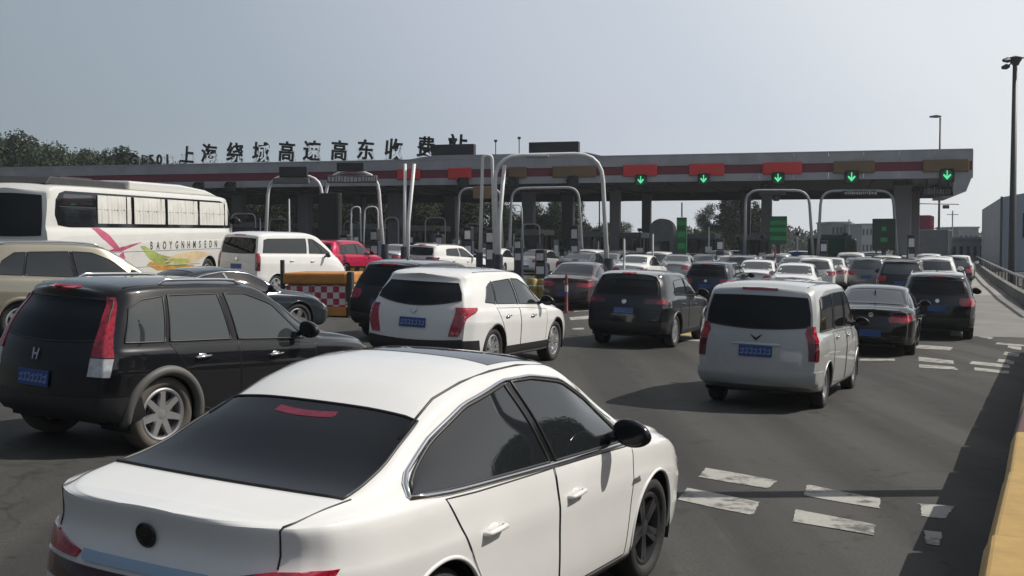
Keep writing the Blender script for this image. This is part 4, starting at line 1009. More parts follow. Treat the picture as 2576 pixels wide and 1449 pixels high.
# lane terminals: dark posts with pale notices
TERM = mat('terminal blue grey', (.03, .035, .06), .45, var=.25)
def terminal(px, Y, py, lb, w=.42):
    p = foot(px, Y); a = at(px, py, Y); h = a.z - p.z; o = empty('lane_terminal', p, CROT, lb, 'terminal', 'card terminals on the lane islands')
    MB().bx(-w / 2, w / 2, -.2, .2, .0, h * .72).build('cabinet', TERM, o, bevel=.03); MB().bx(-w / 2 * .9, w / 2 * .9, -.26, .2, h * .723, h).build('head', HOUS, o, bevel=.05)
    MB().bx(-w * .36, w * .36, -.214, -.202, h * .45, h * .62).build('notice', STEEL_W, o); MB().bx(-w * .33, w * .33, -.275, -.262, h * .76, h * .92).build('screen', LAMP_W, o); return o
for px, Y, py, lb in ((1362, 46, 628, 'card terminal with pale notice below the big arch'), (1447, 60, 566, 'dark card terminal with two white notices right of the inner gantry'), (1236, 52, 575, 'slim card terminal at the left foot of the big arch'), (945, 58, 575, 'card terminal right of the tall black cabinet'),
                  (1305, 62, 600, 'card terminal between inner gantry feet'), (1108, 60, 590, 'card terminal behind the white roofed car'), (1812, 64, 600, 'card terminal right of the green lane post'), (2292, 62, 590, 'card terminal right of the broad end column'), (2072, 62, 605, 'card terminal near the shared gantry foot'), (1180, 58, 570, 'card terminal with red cover beside its neighbour'), (870, 54, 590, 'card terminal hard against the black cabinet')):
    terminal(px, Y, py, lb)
# bollards and guide posts
BOLR = mat('red post', (.20, .02, .035), .5, var=.2); YEL = mat('yellow paint', (.55, .36, .05), .55, var=.25, vscale=4)
def bollard(px, Y, py, lb, m_, r=.09):
    p = foot(px, Y); h = at(px, py, Y).z - p.z; o = empty('guide_post', p, 0, lb, 'bollard', 'guide posts on the islands'); MB().lathe([(r * 1.3, -.03), (r * 1.3, .06), (r, .08), (r * .9, h - .08), (r * .5, h), (.001, h)], 12).build('post', m_, o, smooth=True)
    MB().lathe([(r * 1.03, h * .55), (r * 1.03, h * .72)], 12).build('reflective_band', STEEL_W, o, smooth=True)
for px, Y, py, lb, m_ in ((1950, 58, 622, 'red post in front of the green lane board', BOLR), (2283, 56, 620, 'dark guide post at the broad end column', STEEL_D), (1425, 36, 690, 'pink red guide post right of the crossover bonnet', BOLR), (1642, 60, 588, 'thin white guide post left of the round top cabin', STEEL_W), (1570, 52, 600, 'white guide post left of the first opening', STEEL_W), (728, 62, 500, 'thin pale rod seen through the left gantry', STEEL_W)):
    bollard(px, Y, py, lb, m_, .05)

# island nose with checker board in front of the white van
ORG = mat('orange plastic', (.46, .19, .035), .55, var=.3, vscale=2.5); CREAM = mat('dusty cream plastic', (.45, .36, .2), .7, var=.3, vscale=3)
ck = bpy.data.materials.new('red white checker'); ck.use_nodes = True; n_ = ck.node_tree; tcx = n_.nodes.new('ShaderNodeTexCoord'); mp = n_.nodes.new('ShaderNodeMapping'); ch = n_.nodes.new('ShaderNodeTexChecker')
mp.inputs['Location'].default_value = (.02, .5, .03); n_.links.new(tcx.outputs['Object'], mp.inputs[0]); n_.links.new(mp.outputs[0], ch.inputs[0]); ch.inputs['Scale'].default_value = 6.2
ch.inputs[1].default_value = (.36, .012, .05, 1); ch.inputs[2].default_value = (.58, .54, .52, 1); n_.links.new(ch.outputs[0], n_.nodes['Principled BSDF'].inputs[0])
p = gnd(795, 795); p = Vector((p.x, p.y, gz(p.x, p.y))); o = empty('crash_cushion', p, -.12, 'orange island nose with red and white checker board', 'crash barrier')
MB().bx(-.86, .84, -.1, 1.9, .82, 1.12).build('top_box', ORG, o, bevel=.06); MB().bx(-.8, .80, 0, 1.8, .36, .815).build('drum', CREAM, o, bevel=.05)
MB().bx(-.1, .79, -.03, -.005, .25, .80).build('checker_panel', ck, o); MB().bx(-.78, -.13, -.03, -.005, .44, .78).build('checker_panel', ck, o)
MB().bx(-.2, .82, -.06, 1.7, 0, .24).build('base', ORG, o, bevel=.03); MB().bx(.84, .97, -.06, .2, 0, 1.15).build('side_post', STEEL_D, o, bevel=.02)
MB().cyl((-.92, .1, 0), (-.92, .1, 1.45), .06).build('marker_post', STEEL_D, o)
p = gnd(905, 745); o = empty('island_block', p, CROT, 'grey concrete island block right of the checker board', 'kerb block'); MB().bx(-.7, .7, 0, 8, 0, .42).build('block', CONC, o, bevel=.05); MB().bx(-.72, .72, -.1, 8.1, -.05, .10).build('kerb', CONC, o, bevel=.03)
p = at(898, 690, 33); o = empty('chevron_board', (p.x, 33.6, gz(p.x, 33.6)), CROT, 'yellow and black chevron board on the island block', 'sign')
MB().bx(-.42, .42, -.03, .03, .55, 1.25).build('panel', HOUS, o, bevel=.01); q = MB()
for i in range(3): q.add([(-.38 + .27 * i, -.04, .6), (-.26 + .27 * i, -.04, .6), (-.13 + .27 * i, -.04, 1.2), (-.25 + .27 * i, -.04, 1.2)], [(0, 1, 2, 3)])
q.build('chevron', YEL, o); MB().cyl((0, .05, 0), (0, .05, .6), .05).build('post', STEEL_D, o)
for px, py, lb in ((1365, 700, 'yellow water drum right of the crossover roof'), (1385, 704, 'second yellow water drum beside the grey saloon'), (1340, 696, 'yellow water drum behind the crossover roof')):
    p = at(px, py, 43); p = Vector((p.x, 43, gz(p.x, 43))); o = empty('water_drum', p, 0, lb, 'barrel', 'yellow drums at the island'); MB().lathe([(.22, 0), (.24, .08), (.21, .3), (.23, .32), (.19, .64), (.15, .7), (.001, .71)], 16).build('drum', mat('dull yellow', (.30, .22, .05), .6, var=.3), o, smooth=True); MB().lathe([(.222, .36), (.212, .48)], 16).build('band', STEEL_W, o, smooth=True)

# ------------------------------------------------------------------ right side: lamp masts, barrier, roadside
def mast(lb, px, Y, py, r0, r1, heads, name='lamp_mast'):
    p = foot(px, Y); h = at(px, py, Y).z - p.z; o = empty(name, p, 0, lb, 'street lamp'); MB().tube([(0, 0, -.1), (0, 0, 1), (0, 0, h)], [r0, r0 * .95, r1], 14).build('pole', STEEL_D, o, smooth='all')
    MB().bx(-r0 * 1.8, r0 * 1.8, -r0 * 1.8, r0 * 1.8, -.05, .06).build('base_plate', STEEL_D, o)
    MB().lathe([(r1, h - .3), (heads[0][4] if len(heads[0]) > 4 else .3, h - .05), (.34, h + .1), (.001, h + .2)], 14).build('crown', STEEL_D, o, smooth=True) if len(heads) > 1 else None
    for dx, dy, dz, L in [x[:4] for x in heads]:
        q = MB().tube([(0, 0, h - .1), (dx * .5, dy * .5, h + dz * .6), (dx, dy, h + dz)], .035, 6); v = Vector((dx, dy, 0)).normalized()
        q.tube([Vector((dx, dy, h + dz)) - v * L * .4, Vector((dx, dy, h + dz)), Vector((dx, dy, h + dz - .04)) + v * L * .6], [.06, .15, .08], 8); q.build('lamp_head', STEEL_D, o, smooth=True)
    return o
mast('tall dark lamp mast with clustered heads at the right edge', 2546, 60, 150, .20, .11, [(-.45, -.2, -.05, .5), (-.3, .3, -.3, .4), (.7, -.1, .12, .5), (.25, .4, -.1, .4)])
mast('dark lamp post rising behind the right end of the canopy', 2361, 112, 296, .12, .09, [(-.35, .0, .12, 1.1)])
o, c = gantry('far cantilever bar with a camera beyond the canopy end', 108, [(2291, None), (2291, 512), (2412, 514)], .05, .2, STEEL_D, base=False); gbox(o, c, 108, 2370, 2384, 516, 525, 'camera', STEEL_D); MB().cyl(at(2311, 512, 108) - c, at(2311, 545, 108) - c, .03).build('hanger', STEEL_D, o)

mast('grey lamp post on the verge whose shadow crosses the lane', 1288 + 3000 * .615, 11.36, -400, .17, .13, [(-.9, .0, .1, .7)])
# yellow roadside blocks along the right edge
BY = mat('yellow barrier plastic', (.41, .26, .068), .55, col2=(.30, .18, .045), vscale=2.6, detail=12, bump=.2, bscale=14); BR = mat('maroon barrier plastic', (.09, .022, .018), .55, var=.25, vscale=2)
d_ = Vector((.415, .91, 0)).normalized(); nrm = Vector((d_.y, -d_.x, 0)); s0 = Vector((1.775, 4.66, 0))
for i in range(-1, 14):
    L = 1.72; c0 = s0 + d_ * (i * (L + .08)) + nrm * .25; yaw = math.atan2(d_.y, d_.x) + random.uniform(-.012, .012); z0 = gz(c0.x, c0.y) - .02; red = i == 3
    lb = {-1: 'yellow road barrier block mostly below the frame', 0: 'yellow plastic road barrier block nearest the camera', 1: 'second yellow road barrier block from the camera', 2: 'third yellow road barrier block before the maroon one', 3: 'maroon road barrier block between yellow ones'}.get(i, 'yellow road barrier block beyond the maroon one')
    o = empty('road_barrier', Vector((c0.x, c0.y, z0)), yaw, lb, 'barrier', 'road barrier blocks along the right edge')
    P = [(.30, 0), (.30, .12), (.235, .26), (.205, .82), (.17, .90), (-.17, .90), (-.205, .82), (-.235, .26), (-.30, .12), (-.30, 0)]
    MB().prism([(a, b) for a, b in P], -L / 2, L / 2, Matrix(((0, 0, 1, 0), (1, 0, 0, 0), (0, 1, 0, 0), (0, 0, 0, 1)))).build('block', BR if red else BY, o, bevel=.018)
    for x in (-.5, .5): MB().lathe([(.07, .898), (.07, .915), (.05, .93), (.001, .93)], 14, Matrix.Translation((x, -.06, 0))).build('filler_cap', mat('cap brown', (.10, .055, .02), .6), o, smooth=True)
    MB().bx(-.3, .3, -.214, -.19, .30, .62).build('recess_panel', mat('recess shade', (.20, .12, .04), .7, var=.4), o, bevel=.01)  # shade of the moulded recess put into the brown panel colour
    MB().bx(L / 2 - .01, L / 2 + .075, -.15, .15, .05, .80).build('joint_pin', STEEL_D, o)
# concrete apron and roadside wall
def sheet(name, pts, m_, dz):
    q = MB(); P = [gnd(*p) for p in pts]; n = 10; vs = []
    for i in range(n + 1):
        for j in range(n + 1):
            u, v = i / n, j / n; a = (P[0] * (1 - u) + P[1] * u) * (1 - v) + (P[3] * (1 - u) + P[2] * u) * v; vs.append((a.x, a.y, gz(a.x, a.y) + dz))
    q.add(vs, [(i * (n + 1) + j, (i + 1) * (n + 1) + j, (i + 1) * (n + 1) + j + 1, i * (n + 1) + j + 1) for i in range(n) for j in range(n)]); return tag(q.build(name, m_), kind='structure')
sheet('concrete_apron', [(2425, 744), (2535, 744), (2458, 662), (2432, 662)], mat('pale concrete', (.27, .26, .24), .85, var=.2, vscale=.8), .012)
sheet('pavement', [(2390, 845), (2640, 852), (2545, 742), (2410, 742)], mat('old concrete', (.17, .165, .155), .85, var=.25, vscale=.7), .008)
def run(name, lb, cat, pts, sec, m_, group=None):
    """a wall or rail of one section along ground points"""
    P = [Vector(p) for p in pts]; o = empty(name, P[0], 0, lb, cat, group); q = MB(); k = len(sec); vs = []
    for i, p in enumerate(P):
        d = (P[min(i + 1, len(P) - 1)] - P[max(i - 1, 0)]); d.z = 0; d.normalize(); nn = Vector((d.y, -d.x, 0))
        vs += [p - P[0] + nn * a + Vector((0, 0, b)) for a, b in sec]
    fs = [(i * k + j, i * k + (j + 1) % k, (i + 1) * k + (j + 1) % k, (i + 1) * k + j) for i in range(len(P) - 1) for j in range(k)] + [tuple(range(k)), tuple((len(P) - 1) * k + j for j in range(k))]
    q.add(vs, fs).build('wall', m_, o); return o, P
PT = [gnd(2450, 664), gnd(2478, 690), gnd(2512, 718), gnd(2560, 752), gnd(2640, 800)]
o, P = run('roadside_wall', 'low concrete wall with steel rail along the right exit lane', 'wall', PT, [(-.2, 0), (-.12, .42), (.12, .42), (.2, 0)], mat('dirty concrete', (.15, .145, .135), .9, var=.3, vscale=1.2))
MB().tube([p - P[0] + Vector((0, 0, .95)) for p in P], .06, 8).build('rail', STEEL_G, o, smooth='all')
q = MB(); 
for i in range(len(P) - 1):
    for t in np.linspace(0, 1, 6)[:-1]:
        b0 = P[i].lerp(P[i + 1], t) - P[0]; q.cyl(b0 + Vector((0, 0, .5)), b0 + Vector((0, 0, .95)), .03, 6)
q.build('rail_posts', STEEL_D, o)

# gates, posts and small equipment on the islands
STRIPE_M = mat('red gate stripe', (.45, .03, .03), .5)
k_ = 0
for px, d in ((640, 3), (705, 3), (790, 2.5), (860, 3), (935, 2.5), (1005, 3), (1080, 2.5), (1140, 3), (1205, 2.5), (1275, 3), (1345, 2.5), (1420, 3), (1490, 2.5), (1590, 3), (1690, 2.5), (1770, 2.5), (1860, 3), (1905, 2.5), (1985, 3), (2105, 2.5), (2180, 3)):
    p = cp(ca(px, d), d, 0); z0 = gz(p.x, p.y)
    o = empty('barrier_gate', (p.x, p.y, z0), CROT, 'lane gate with lowered striped arm in front of a toll booth', 'barrier gate', 'lane gates before the toll booths')
    MB().bx(-.2, .2, -.2, .2, 0, 1.05).build('housing', mat('gate housing', random.choice([(.40, .30, .05), (.35, .36, .37)]), .5, var=.2), o, bevel=.03)
    t = random.uniform(-1.62, -1.45); q = MB().box((math.sin(t) * 1.4, -.25, 1.0 + math.cos(t) * 1.4), (.10, .05, 2.8), ry=t); q.build('arm', STEEL_W, o)
    for i in range(4):
        h = .5 + i * .7; MB().box((math.sin(t) * h, -.25, 1.0 + math.cos(t) * h), (.104, .056, .3), ry=t).build('arm_stripe', STRIPE_M, o)
    p = cp(ca(px + random.uniform(12, 26), d - 2), d - 2, 0); z0 = gz(p.x, p.y); h = random.uniform(2.1, 3.2)
    o = empty('camera_post', (p.x, p.y, z0), CROT + random.uniform(-.3, .3), 'thin dark camera post on a toll island', 'camera post', 'camera posts on the toll islands')
    MB().cyl((0, 0, 0), (0, 0, h), .045, 8).build('pole', STEEL_D if k_ % 3 else STEEL_W, o, smooth=True); MB().bx(-.12, .12, -.22, .12, h, h + .2).build('camera', HOUS, o, bevel=.02); MB().bx(-.2, .2, -.1, -.06, h * .5, h * .5 + .35).build('notice', STEEL_W if k_ % 2 else mat('blue notice', (.02, .07, .2), .5), o)
    for j in range(2):
        p = cp(ca(px - 8 + j * 14, d - 4.2 - j), d - 4.2 - j, 0); z0 = gz(p.x, p.y); o = empty('traffic_bollard', (p.x, p.y, z0), 0, 'waist high yellow and black bollard at the tip of a toll island', 'bollard', 'striped bollards at the island tips')
        MB().lathe([(.11, 0), (.10, .9), (.06, 1.0), (.001, 1.0)], 10).build('post', YEL, o, smooth=True); MB().lathe([(.112, .35), (.109, .55)], 10).build('band', HOUS, o, smooth=True); MB().lathe([(.106, .72), (.104, .86)], 10).build('band', HOUS, o, smooth=True)
    k_ += 1

for px, d, w, h, lb in ((612, 2, 60, 3.3, 'first thin pale hoop beyond the coach'), (700, 5, 46, 3.0, 'thin pale hoop left of the tall black cabinet'), (885, 6, 40, 2.9, 'thin pale hoop right of the tall black cabinet'), (985, 3, 34, 3.2, 'thin pale hoop left of the leaning posts'), (1095, 4, 50, 3.3, 'thin pale hoop below the second red plate'), (1190, 6, 42, 3.0, 'thin pale hoop inside the brown board gantry'), (1335, 4, 46, 3.1, 'thin pale hoop inside the big arch'), (1500, 6, 40, 2.9, 'thin pale hoop at the right leg of the big arch')):
    a0, a1 = ca(px - w / 2, d), ca(px + w / 2, d); p = cp((a0 + a1) / 2, d, 0); z0 = gz(p.x, p.y); hw = (a0 - a1) / 2; o = empty('lane_hoop', (p.x, p.y, z0), CROT, lb, 'hoop', 'thin hoops under the canopy')
    MB().tube(rounded([(-hw, 0, 0), (-hw, 0, h), (hw, 0, h), (hw, 0, 0)], .4), .045, 8).build('frame', STEEL_W, o, smooth='all'); MB().bx(-hw * .5, hw * .5, -.1, .1, h - .32, h - .05).build('sign_box', DARKBOX, o, bevel=.02)

for i in range(26):
    px = 600 + i * 36 + random.uniform(-10, 10); d = random.uniform(-7, 6); p = cp(ca(px, d), d, 0); z0 = gz(p.x, p.y); h = random.uniform(1.3, 2.4)
    o = empty('lane_device', (p.x, p.y, z0), CROT + random.uniform(-.4, .4), 'small dark lane device with pale panel on a toll island', 'lane device', 'lane devices on the toll islands')
    MB().bx(-.16, .16, -.14, .14, 0, h).build('cabinet', random.choice([TERM, HOUS, BOOTHW]), o, bevel=.02); MB().bx(-.12, .12, -.152, -.142, h * random.uniform(.5, .6), h * random.uniform(.75, .9)).build('panel', random.choice([STEEL_W, LAMP_W, STEEL_W]), o)
    MB().cyl((0, 0, h), (0, 0, h + .5), .02, 6).build('antenna', STEEL_D, o)
# ------------------------------------------------------------------ coach
COACH = dict(W=1.235, roofw=.90, wr=.5, Ra=.58, tw=.30, wb=5.7, crown=.10, dr=.5, df=1.4, br=.10, bf=.25, crease=.004,
    top=[(-3.3, 2.96), (-3.05, 3.07), (-2.5, 3.12), (0, 3.14), (6.6, 3.14), (7.6, 3.08), (8.2, 2.85)], belt=[(-3.3, 1.95), (0, 1.95), (7, 1.95), (8.2, 1.7)], bot=[(-3.3, .45), (-3, .36), (0, .34), (7.6, .34), (8.2, .40)],
    plan=[(-3.3, .93), (-3.1, .98), (-2.8, 1), (0, 1), (7, 1), (7.8, .97), (8.2, .9)], rear=[(.3, .1), (.6, 0), (1.8, .02), (2.9, .16)], front=[(.3, -.1), (.7, 0), (1.3, -.05), (2.2, -.45), (3.0, -1.0)],
    sidewin=[], windshield=[(8.1, 8.0, .9), (7.9, 7.8, .9)], rearwin=('end', [(1.75, 1.78, .98), (2.2, 2.22, .98), (2.82, 2.78, .92)]),
    tail=[('r', [(.9, -.22, .02), (1.3, -.22, .02), (1.5, -.2, .02)])], head=[[(.7, -.4, .2), (.9, -.4, .3), (1.0, -.3, .3)]], plate=(.75, .44, .14), mirror=(7.6, 2.2, 1.6), handles=[])
del COACH['windshield']
CP_W = paint('coach white', (.58, .575, .55))
coach, csh = car('coach', 'white touring coach with curtained windows and petal decals on its flank', 'coach', COACH, (-12.77, 35.1, -.132), CP_W, 1, wheels='steel', arch=P_BLACK, glass=GLASS2, rear_glass=GLASS2, front_glass=GLASS2, mirror=BLK)
coach['_mid'] = (2, 0, 1.6)
for sd in (-1, 1):
    patch(side_grid(csh, [(-2.98, 2.3), (-2.85, 2.03), (-2.3, 1.99), (7.4, 2.0), (7.75, 2.03)], [(-2.98, 2.42), (-2.92, 2.80), (-2.6, 2.92), (6.7, 2.92), (7.2, 2.8)], sd, 40, 7), 'window_band', GLASS2, coach, .006)
CURT = mat('curtain cloth', (.60, .59, .55), .75, coat=.6, var=.12, vscale=2)
def curtain(x0, x1, z0, z1, sd, amp=.02, per=.17, m_=CURT):
    n = int((x1 - x0) / per * 6); g = []
    for z in np.linspace(z0, z1, 6):
        row = []
        for i in range(n + 1):
            x = x0 + (x1 - x0) * i / n; p = csh.S(x, z, sd); w = math.sin(i / 6 * 2 * math.pi) + .5 * math.sin(i * .37 + x0); k = 1 if z < z1 - .1 else .5
            row.append((p[0] + .01 * math.sin(z * 7 + i), p[1] + sd * (.034 + amp * w * k), z))
        g.append(row)
    patch(g, 'curtain', m_, coach, .002, 0)
    return
SEGS = [(-1.08, .72), (.82, 2.72), (2.84, 4.92), (5.04, 7.25)]
for sd in (-1,):
    for a, b in SEGS:
        curtain(a + .02, b - .32, 2.10, 2.86, sd); curtain(b - .27, b - .02, 2.10, 2.86, sd, .012, .13)
        MB().bx(a, b, sd * (csh.side_y(2, 2.4) + .018), sd * (csh.side_y(2, 2.4) + .03), 2.47, 2.485).build('window_bar', STEEL_D, coach)
    MB().bx(-2.85, -1.15, sd * (csh.side_y(-2, 2.5) + .014), sd * (csh.side_y(-2, 2.5) + .03), 2.50, 2.53).build('window_bar', STEEL_D, coach)
    patch(side_grid(csh, [(-2.6, 2.12), (-1.95, 2.08)], [(-2.6, 2.44), (-1.95, 2.44)], sd, 6, 4), 'quarter_pane', GLASS, coach, .012)
    patch(side_grid(csh, [(-2.7, 2.57), (-1.3, 2.57)], [(-2.6, 2.84), (-1.3, 2.84)], sd, 6, 4), 'quarter_pane', GLASS, coach, .012)
    y0 = csh.side_y(2, 1.5)
    MB().tube([csh.S(x, 1.32, sd) for x in np.linspace(-3.1, 7.6, 24)], .012, 6).build('body_moulding', STEEL_G, coach, smooth='all')
    MB().tube([csh.S(x, .86, sd) for x in np.linspace(.8, 5.0, 12)], .010, 6).build('body_moulding', STEEL_G, coach, smooth='all')
    MAG = mat('magenta decal', (.42, .08, .15), .4, var=.35, vscale=3); LIME = mat('lime decal', (.30, .36, .10), .4, var=.4, vscale=2); ORD = mat('peach decal', (.58, .45, .28), .4, var=.2, vscale=2)
    def decal(b, t, m_, nm='decal'): patch(side_grid(csh, b, t, sd, 14, 5), nm, m_, coach, .004, .003)
    decal([(-1.35, 1.98), (-.95, 1.72), (-.35, 1.42), (-.02, 1.30)], [(-.98, 1.98), (-.55, 1.80), (-.15, 1.50), (.08, 1.33)], MAG)
    decal([(-1.5, 1.19), (-.6, 1.30), (.1, 1.34), (1.15, 1.57)], [(-1.5, 1.21), (-.6, 1.38), (.1, 1.46), (1.15, 1.585)], MAG)
    decal([(-.2, 1.12), (.0, 1.26), (.14, 1.30)], [(.28, 1.13), (.2, 1.24), (.16, 1.32)], MAG)
    decal([(1.1, 1.46), (1.6, 1.10), (2.4, .82), (4.0, .80)], [(1.3, 1.48), (2.2, 1.22), (3.2, 1.06), (4.4, 1.0)], LIME)
    decal([(2.6, .92), (3.6, .84), (4.7, .92), (5.6, 1.12)], [(2.6, 1.1), (3.6, 1.20), (4.7, 1.28), (5.6, 1.18)], ORD)
    decal([(1.5, .9), (2.2, .72), (4.6, .66)], [(1.7, 1.0), (2.6, .88), (4.6, .82)], mat('ochre decal', (.45, .24, .05), .4, var=.3))
    LTX = mat('grey lettering', (.055, .055, .06), .5, var=.5, vscale=9)
    for i, ch_ in enumerate('BAOYGNHMSEDN'):
        x = 1.75 + i * .40; p = csh.S(x, 1.22, sd)
        M = Matrix.Rotation(R(90), 4, 'X')
        t_ = text_obj('lettering', ch_, .33, LTX, M, None, .004, .006, sx=.8); t_.parent = coach; t_.matrix_local = Matrix.Translation((p[0], p[1] - .004, p[2] + .14)) @ M
# roof unit
q = MB().prism([(-2.9, 0), (-2.7, .20), (.9, .20), (1.0, 0)], -.85, .85, Matrix(((1, 0, 0, 0), (0, 0, 1, 0), (0, 1, 0, 3.08), (0, 0, 0, 1)))); q.build('roof_unit', mat('roof unit', (.035, .035, .037), .6, var=.3), coach, bevel=.03)
q = MB().prism([(1.02, 0), (1.02, .26), (4.2, .28), (6.0, .18), (7.0, 0)], -.95, .95, Matrix(((1, 0, 0, 0), (0, 0, 1, 0), (0, 1, 0, 3.08), (0, 0, 0, 1)))); q.build('roof_fairing', CP_W, coach, bevel=.06)
MB().bx(-1.7, -.2, -.5, .5, 3.282, 3.33).build('fan_grille', STEEL_D, coach, bevel=.01)
del coach['_mid']
coach.matrix_world = coach.matrix_world @ Matrix.Diagonal((1.2, 1.05, 1.05, 1))

# ------------------------------------------------------------------ the rest of the queue
HATCH = scale_spec(SUV, .95, .96, .94); HATCH['wr'] = .33; HATCH['Ra'] = .375
TAXI = scale_spec(SEDAN, 1, 1, 1.02)
def slot(px, s): return ((px - 1288) / s, FPX / s)
mp_, _ = car('high_roof_van', 'white high roofed people carrier side on beyond the dark bonnet', 'van', MPV, (-8.32, 38.7, -.55), P_WHITE, 1, wheels='five', mirror=BLK, front_glass=GLASS2, handle=P_WHITE, bar=P_WHITE)
car('estate_suv', 'pale beige car with bright roof rails cut by the left edge', 'car', dict(scale_spec(SUV, 1.02, 1, 1.08), wr=.37), (-9.3, 22.0, -.95), P_BEIGE, 1, wheels='five', rails=(-.4, 1.5, .64), arch=mat('beige cladding', (.20, .18, .14), .6), arch_r=.045, mirror=BLK, sillm=BLK, handle=CHROME)
car('dark_saloon', 'dark slate saloon half hidden behind the black family car', 'car', scale_spec(SEDAN, .96, 1, .95), (-6.95, 23.7, -.80), P_SLATE, 1, wheels='five', bar=P_SLATE, mirror=BLK, frames=True, fin=-.1)
car('hatchback_suv', 'black car with sky glare on its roof directly behind the white crossover', 'car', SUV, (-2.30, 25.3, -.42), P_DARK, 1, roofm=paint('roof glare', (.22, .225, .235), .3), roofx=(-.6, 1.3, .62), wheels='five', fin=.1, badgem=CHROME)  # glare of the sky is in the roof panel colour
car('red_suv', 'bright red car beyond the nose of the white van', 'car', SUV, (-7.75, 50.0, -.42), P_RED, 1, wheels='five', rear_glass=GLASS2)
car('roofbar_suv', 'white car with black roof and rear screen near the lane posts', 'car', JEEP, (-3.6, 53.0, -.60), P_WHITE, 1, rails=(-.5, 1.2, .64), railm=BLK)
car('grey_saloon', 'dark maroon grey saloon with pinkish tail lamps next to the crossover', 'car', TAXI, (1.95, 38.2, -.30), paint('maroon grey', (.075, .05, .055), .3), 1, wheels='five', bar=BLK, rear_glass=GLASS)
x, y = slot(1790, 73); car('dark_hatchback', 'dark hatchback squeezed between black off roader and silver minivan', 'car', HATCH, (x, y, -.40), P_NAVY, 1, fin=.1)
car('black_saloon', 'black saloon with bright reflecting rear screen beside the silver minivan', 'car', SEDAN, (7.86, 25.9, -.36), P_BLACK, 1, wheels='five', rear_glass=mat('sky reflecting glass', (.05, .052, .055), .05, ior=2.6), bar=P_BLACK, fin=.15)
car('roof_glare_suv', 'dark car with glossy roof glare and glowing right tail lamp at far right', 'car', SUV, (10.9, 30.6, -.34), P_DARK, 1, roofm=P_LGREY, roofx=(-.6, 1.3, .62), wheels='five', rails=(-.4, 1.2, .64), mirror=BLK)  # light grey roof panel imitates bright sky glare on dark paint
FAR = [
 ('suv', 2268, 66, P_DARK, 'black square backed car left of the one with roof glare', -.36), ('suv', 2352, 60, P_WHITE, 'white car with roof bars queueing ahead of the glossy roofed one', -.36), ('sedan', 2368, 46, P_LGREY, 'silver car at the head of the right hand queue', -.4),
 ('sedan', 1700, 50, P_LGREY, 'light grey saloon just beyond the black off roader', -.25), ('sedan', 1902, 62, P_WHITE, 'white saloon with grey rear screen above the minivan roof', -.3), ('suv', 1810, 44, P_GREY, 'grey car seen over the dark hatchback', -.25), ('sedan', 1998, 68, P_WHITE, 'white saloon ahead of the silver minivan', -.3),
 ('sedan', 1996, 52, P_LGREY, 'pale grey saloon further on in the minivan lane', -.3), ('sedan', 2086, 53, P_WHITE, 'white saloon with boxed boot right of the minivan roof', -.3), ('suv', 2140, 46, P_WHITE, 'white car with dark rear screen near the tall dark green board', -.3), ('sedan', 1588, 46, P_BLACK, 'black car crossing in front of the first opening', -.5),
 ('sedan', 1450, 52, P_SLATE, 'slate saloon beyond the dark grey one', -.4), ('suv', 1850, 40, P_NAVY, 'navy car close to the booths behind the pale ones', -.25), ('suv', 2010, 40, P_GREY, 'grey car right under the shared gantry foot', -.25), ('sedan', 1592, 56, P_WHITE, 'white saloon behind the black off roader roof', -.35), ('sedan', 1140, 40, P_SLATE, 'slate car at the booth behind the white one with roof bars', -.4),
 ('suv', 2200, 43, P_LGREY, 'pale car under the dark green board', -.3), ('sedan', 1938, 44, P_SILVER, 'silver saloon in front of the red post', -.28), ('sedan', 1030, 44, P_DARK, 'dark saloon between red car and white car', -.4), ('suv', 2062, 40, P_WHITE, 'white car waiting below the green awning', -.3), ('sedan', 1745, 41, P_WHITE, 'white saloon at the foot of the slim green post', -.25)]
for ty, px, s_, pm, lb, yw in FAR:
    x, y = slot(px, s_); car('queueing_car', lb, 'car', {'suv': SUV, 'sedan': TAXI}[ty], (x, y, yw), pm, 2, 'cars queueing before the toll booths', bar=pm, rear_glass=mat('rear screen grey', (.05, .052, .055), .06, ior=1.9), badge=False)

# lorries and a parked car on the far right
def lorry(lb, px, s_, boxm, cabm, yw=-.4, L=5.2, H=3.3, Wd=2.3):
    x, y = slot(px, s_); o = empty('lorry', label=lb, cat='lorry')
    MB().bx(-1.4, L - 1.4, -Wd / 2, Wd / 2, .95, H).build('cargo_box', boxm, o, bevel=.04)
    q = MB()
    for i in range(9): q.bx(-1.3 + i * L / 9.2, -1.24 + i * L / 9.2, -Wd / 2 - .03, Wd / 2 + .03, 1.0, H - .05)
    q.bx(-1.44, -1.405, -.03, .03, 1.0, H - .1).bx(-1.45, -1.405, -Wd / 2 + .1, -Wd / 2 + .16, 1.0, H - .1).bx(-1.45, -1.405, Wd / 2 - .16, Wd / 2 - .1, 1.0, H - .1).build('box_ribs', boxm, o)
    MB().bx(-1.5, L + 1.9, -.45, .45, .6, .9).build('chassis', STEEL_D, o)
    MB().prism([(L - 1.3, .6), (L + .55, .6), (L + .6, 1.5), (L + .35, 2.45), (L - 1.3, 2.5)], -Wd / 2 + .1, Wd / 2 - .1, Matrix(((1, 0, 0, 0), (0, 0, 1, 0), (0, 1, 0, 0), (0, 0, 0, 1)))).build('cab', cabm, o, bevel=.06)
    for sd in (-1, 1):
        MB().bx(L - .9, L + .2, sd * (Wd / 2 - .11), sd * (Wd / 2 - .085), 1.5, 2.2).build('side_window', GLASS2, o)
        MB().bx(-1.47, -1.41, sd * Wd * .38 - .2, sd * Wd * .38 + .2, .72, .86).build('taillight', LAMP_R, o)
        for xx in (0, L - .4): add_wheel(o, xx, sd, .45, .28, Wd / 2, 'steel', 2)
    place(o, x, y, yw); return o
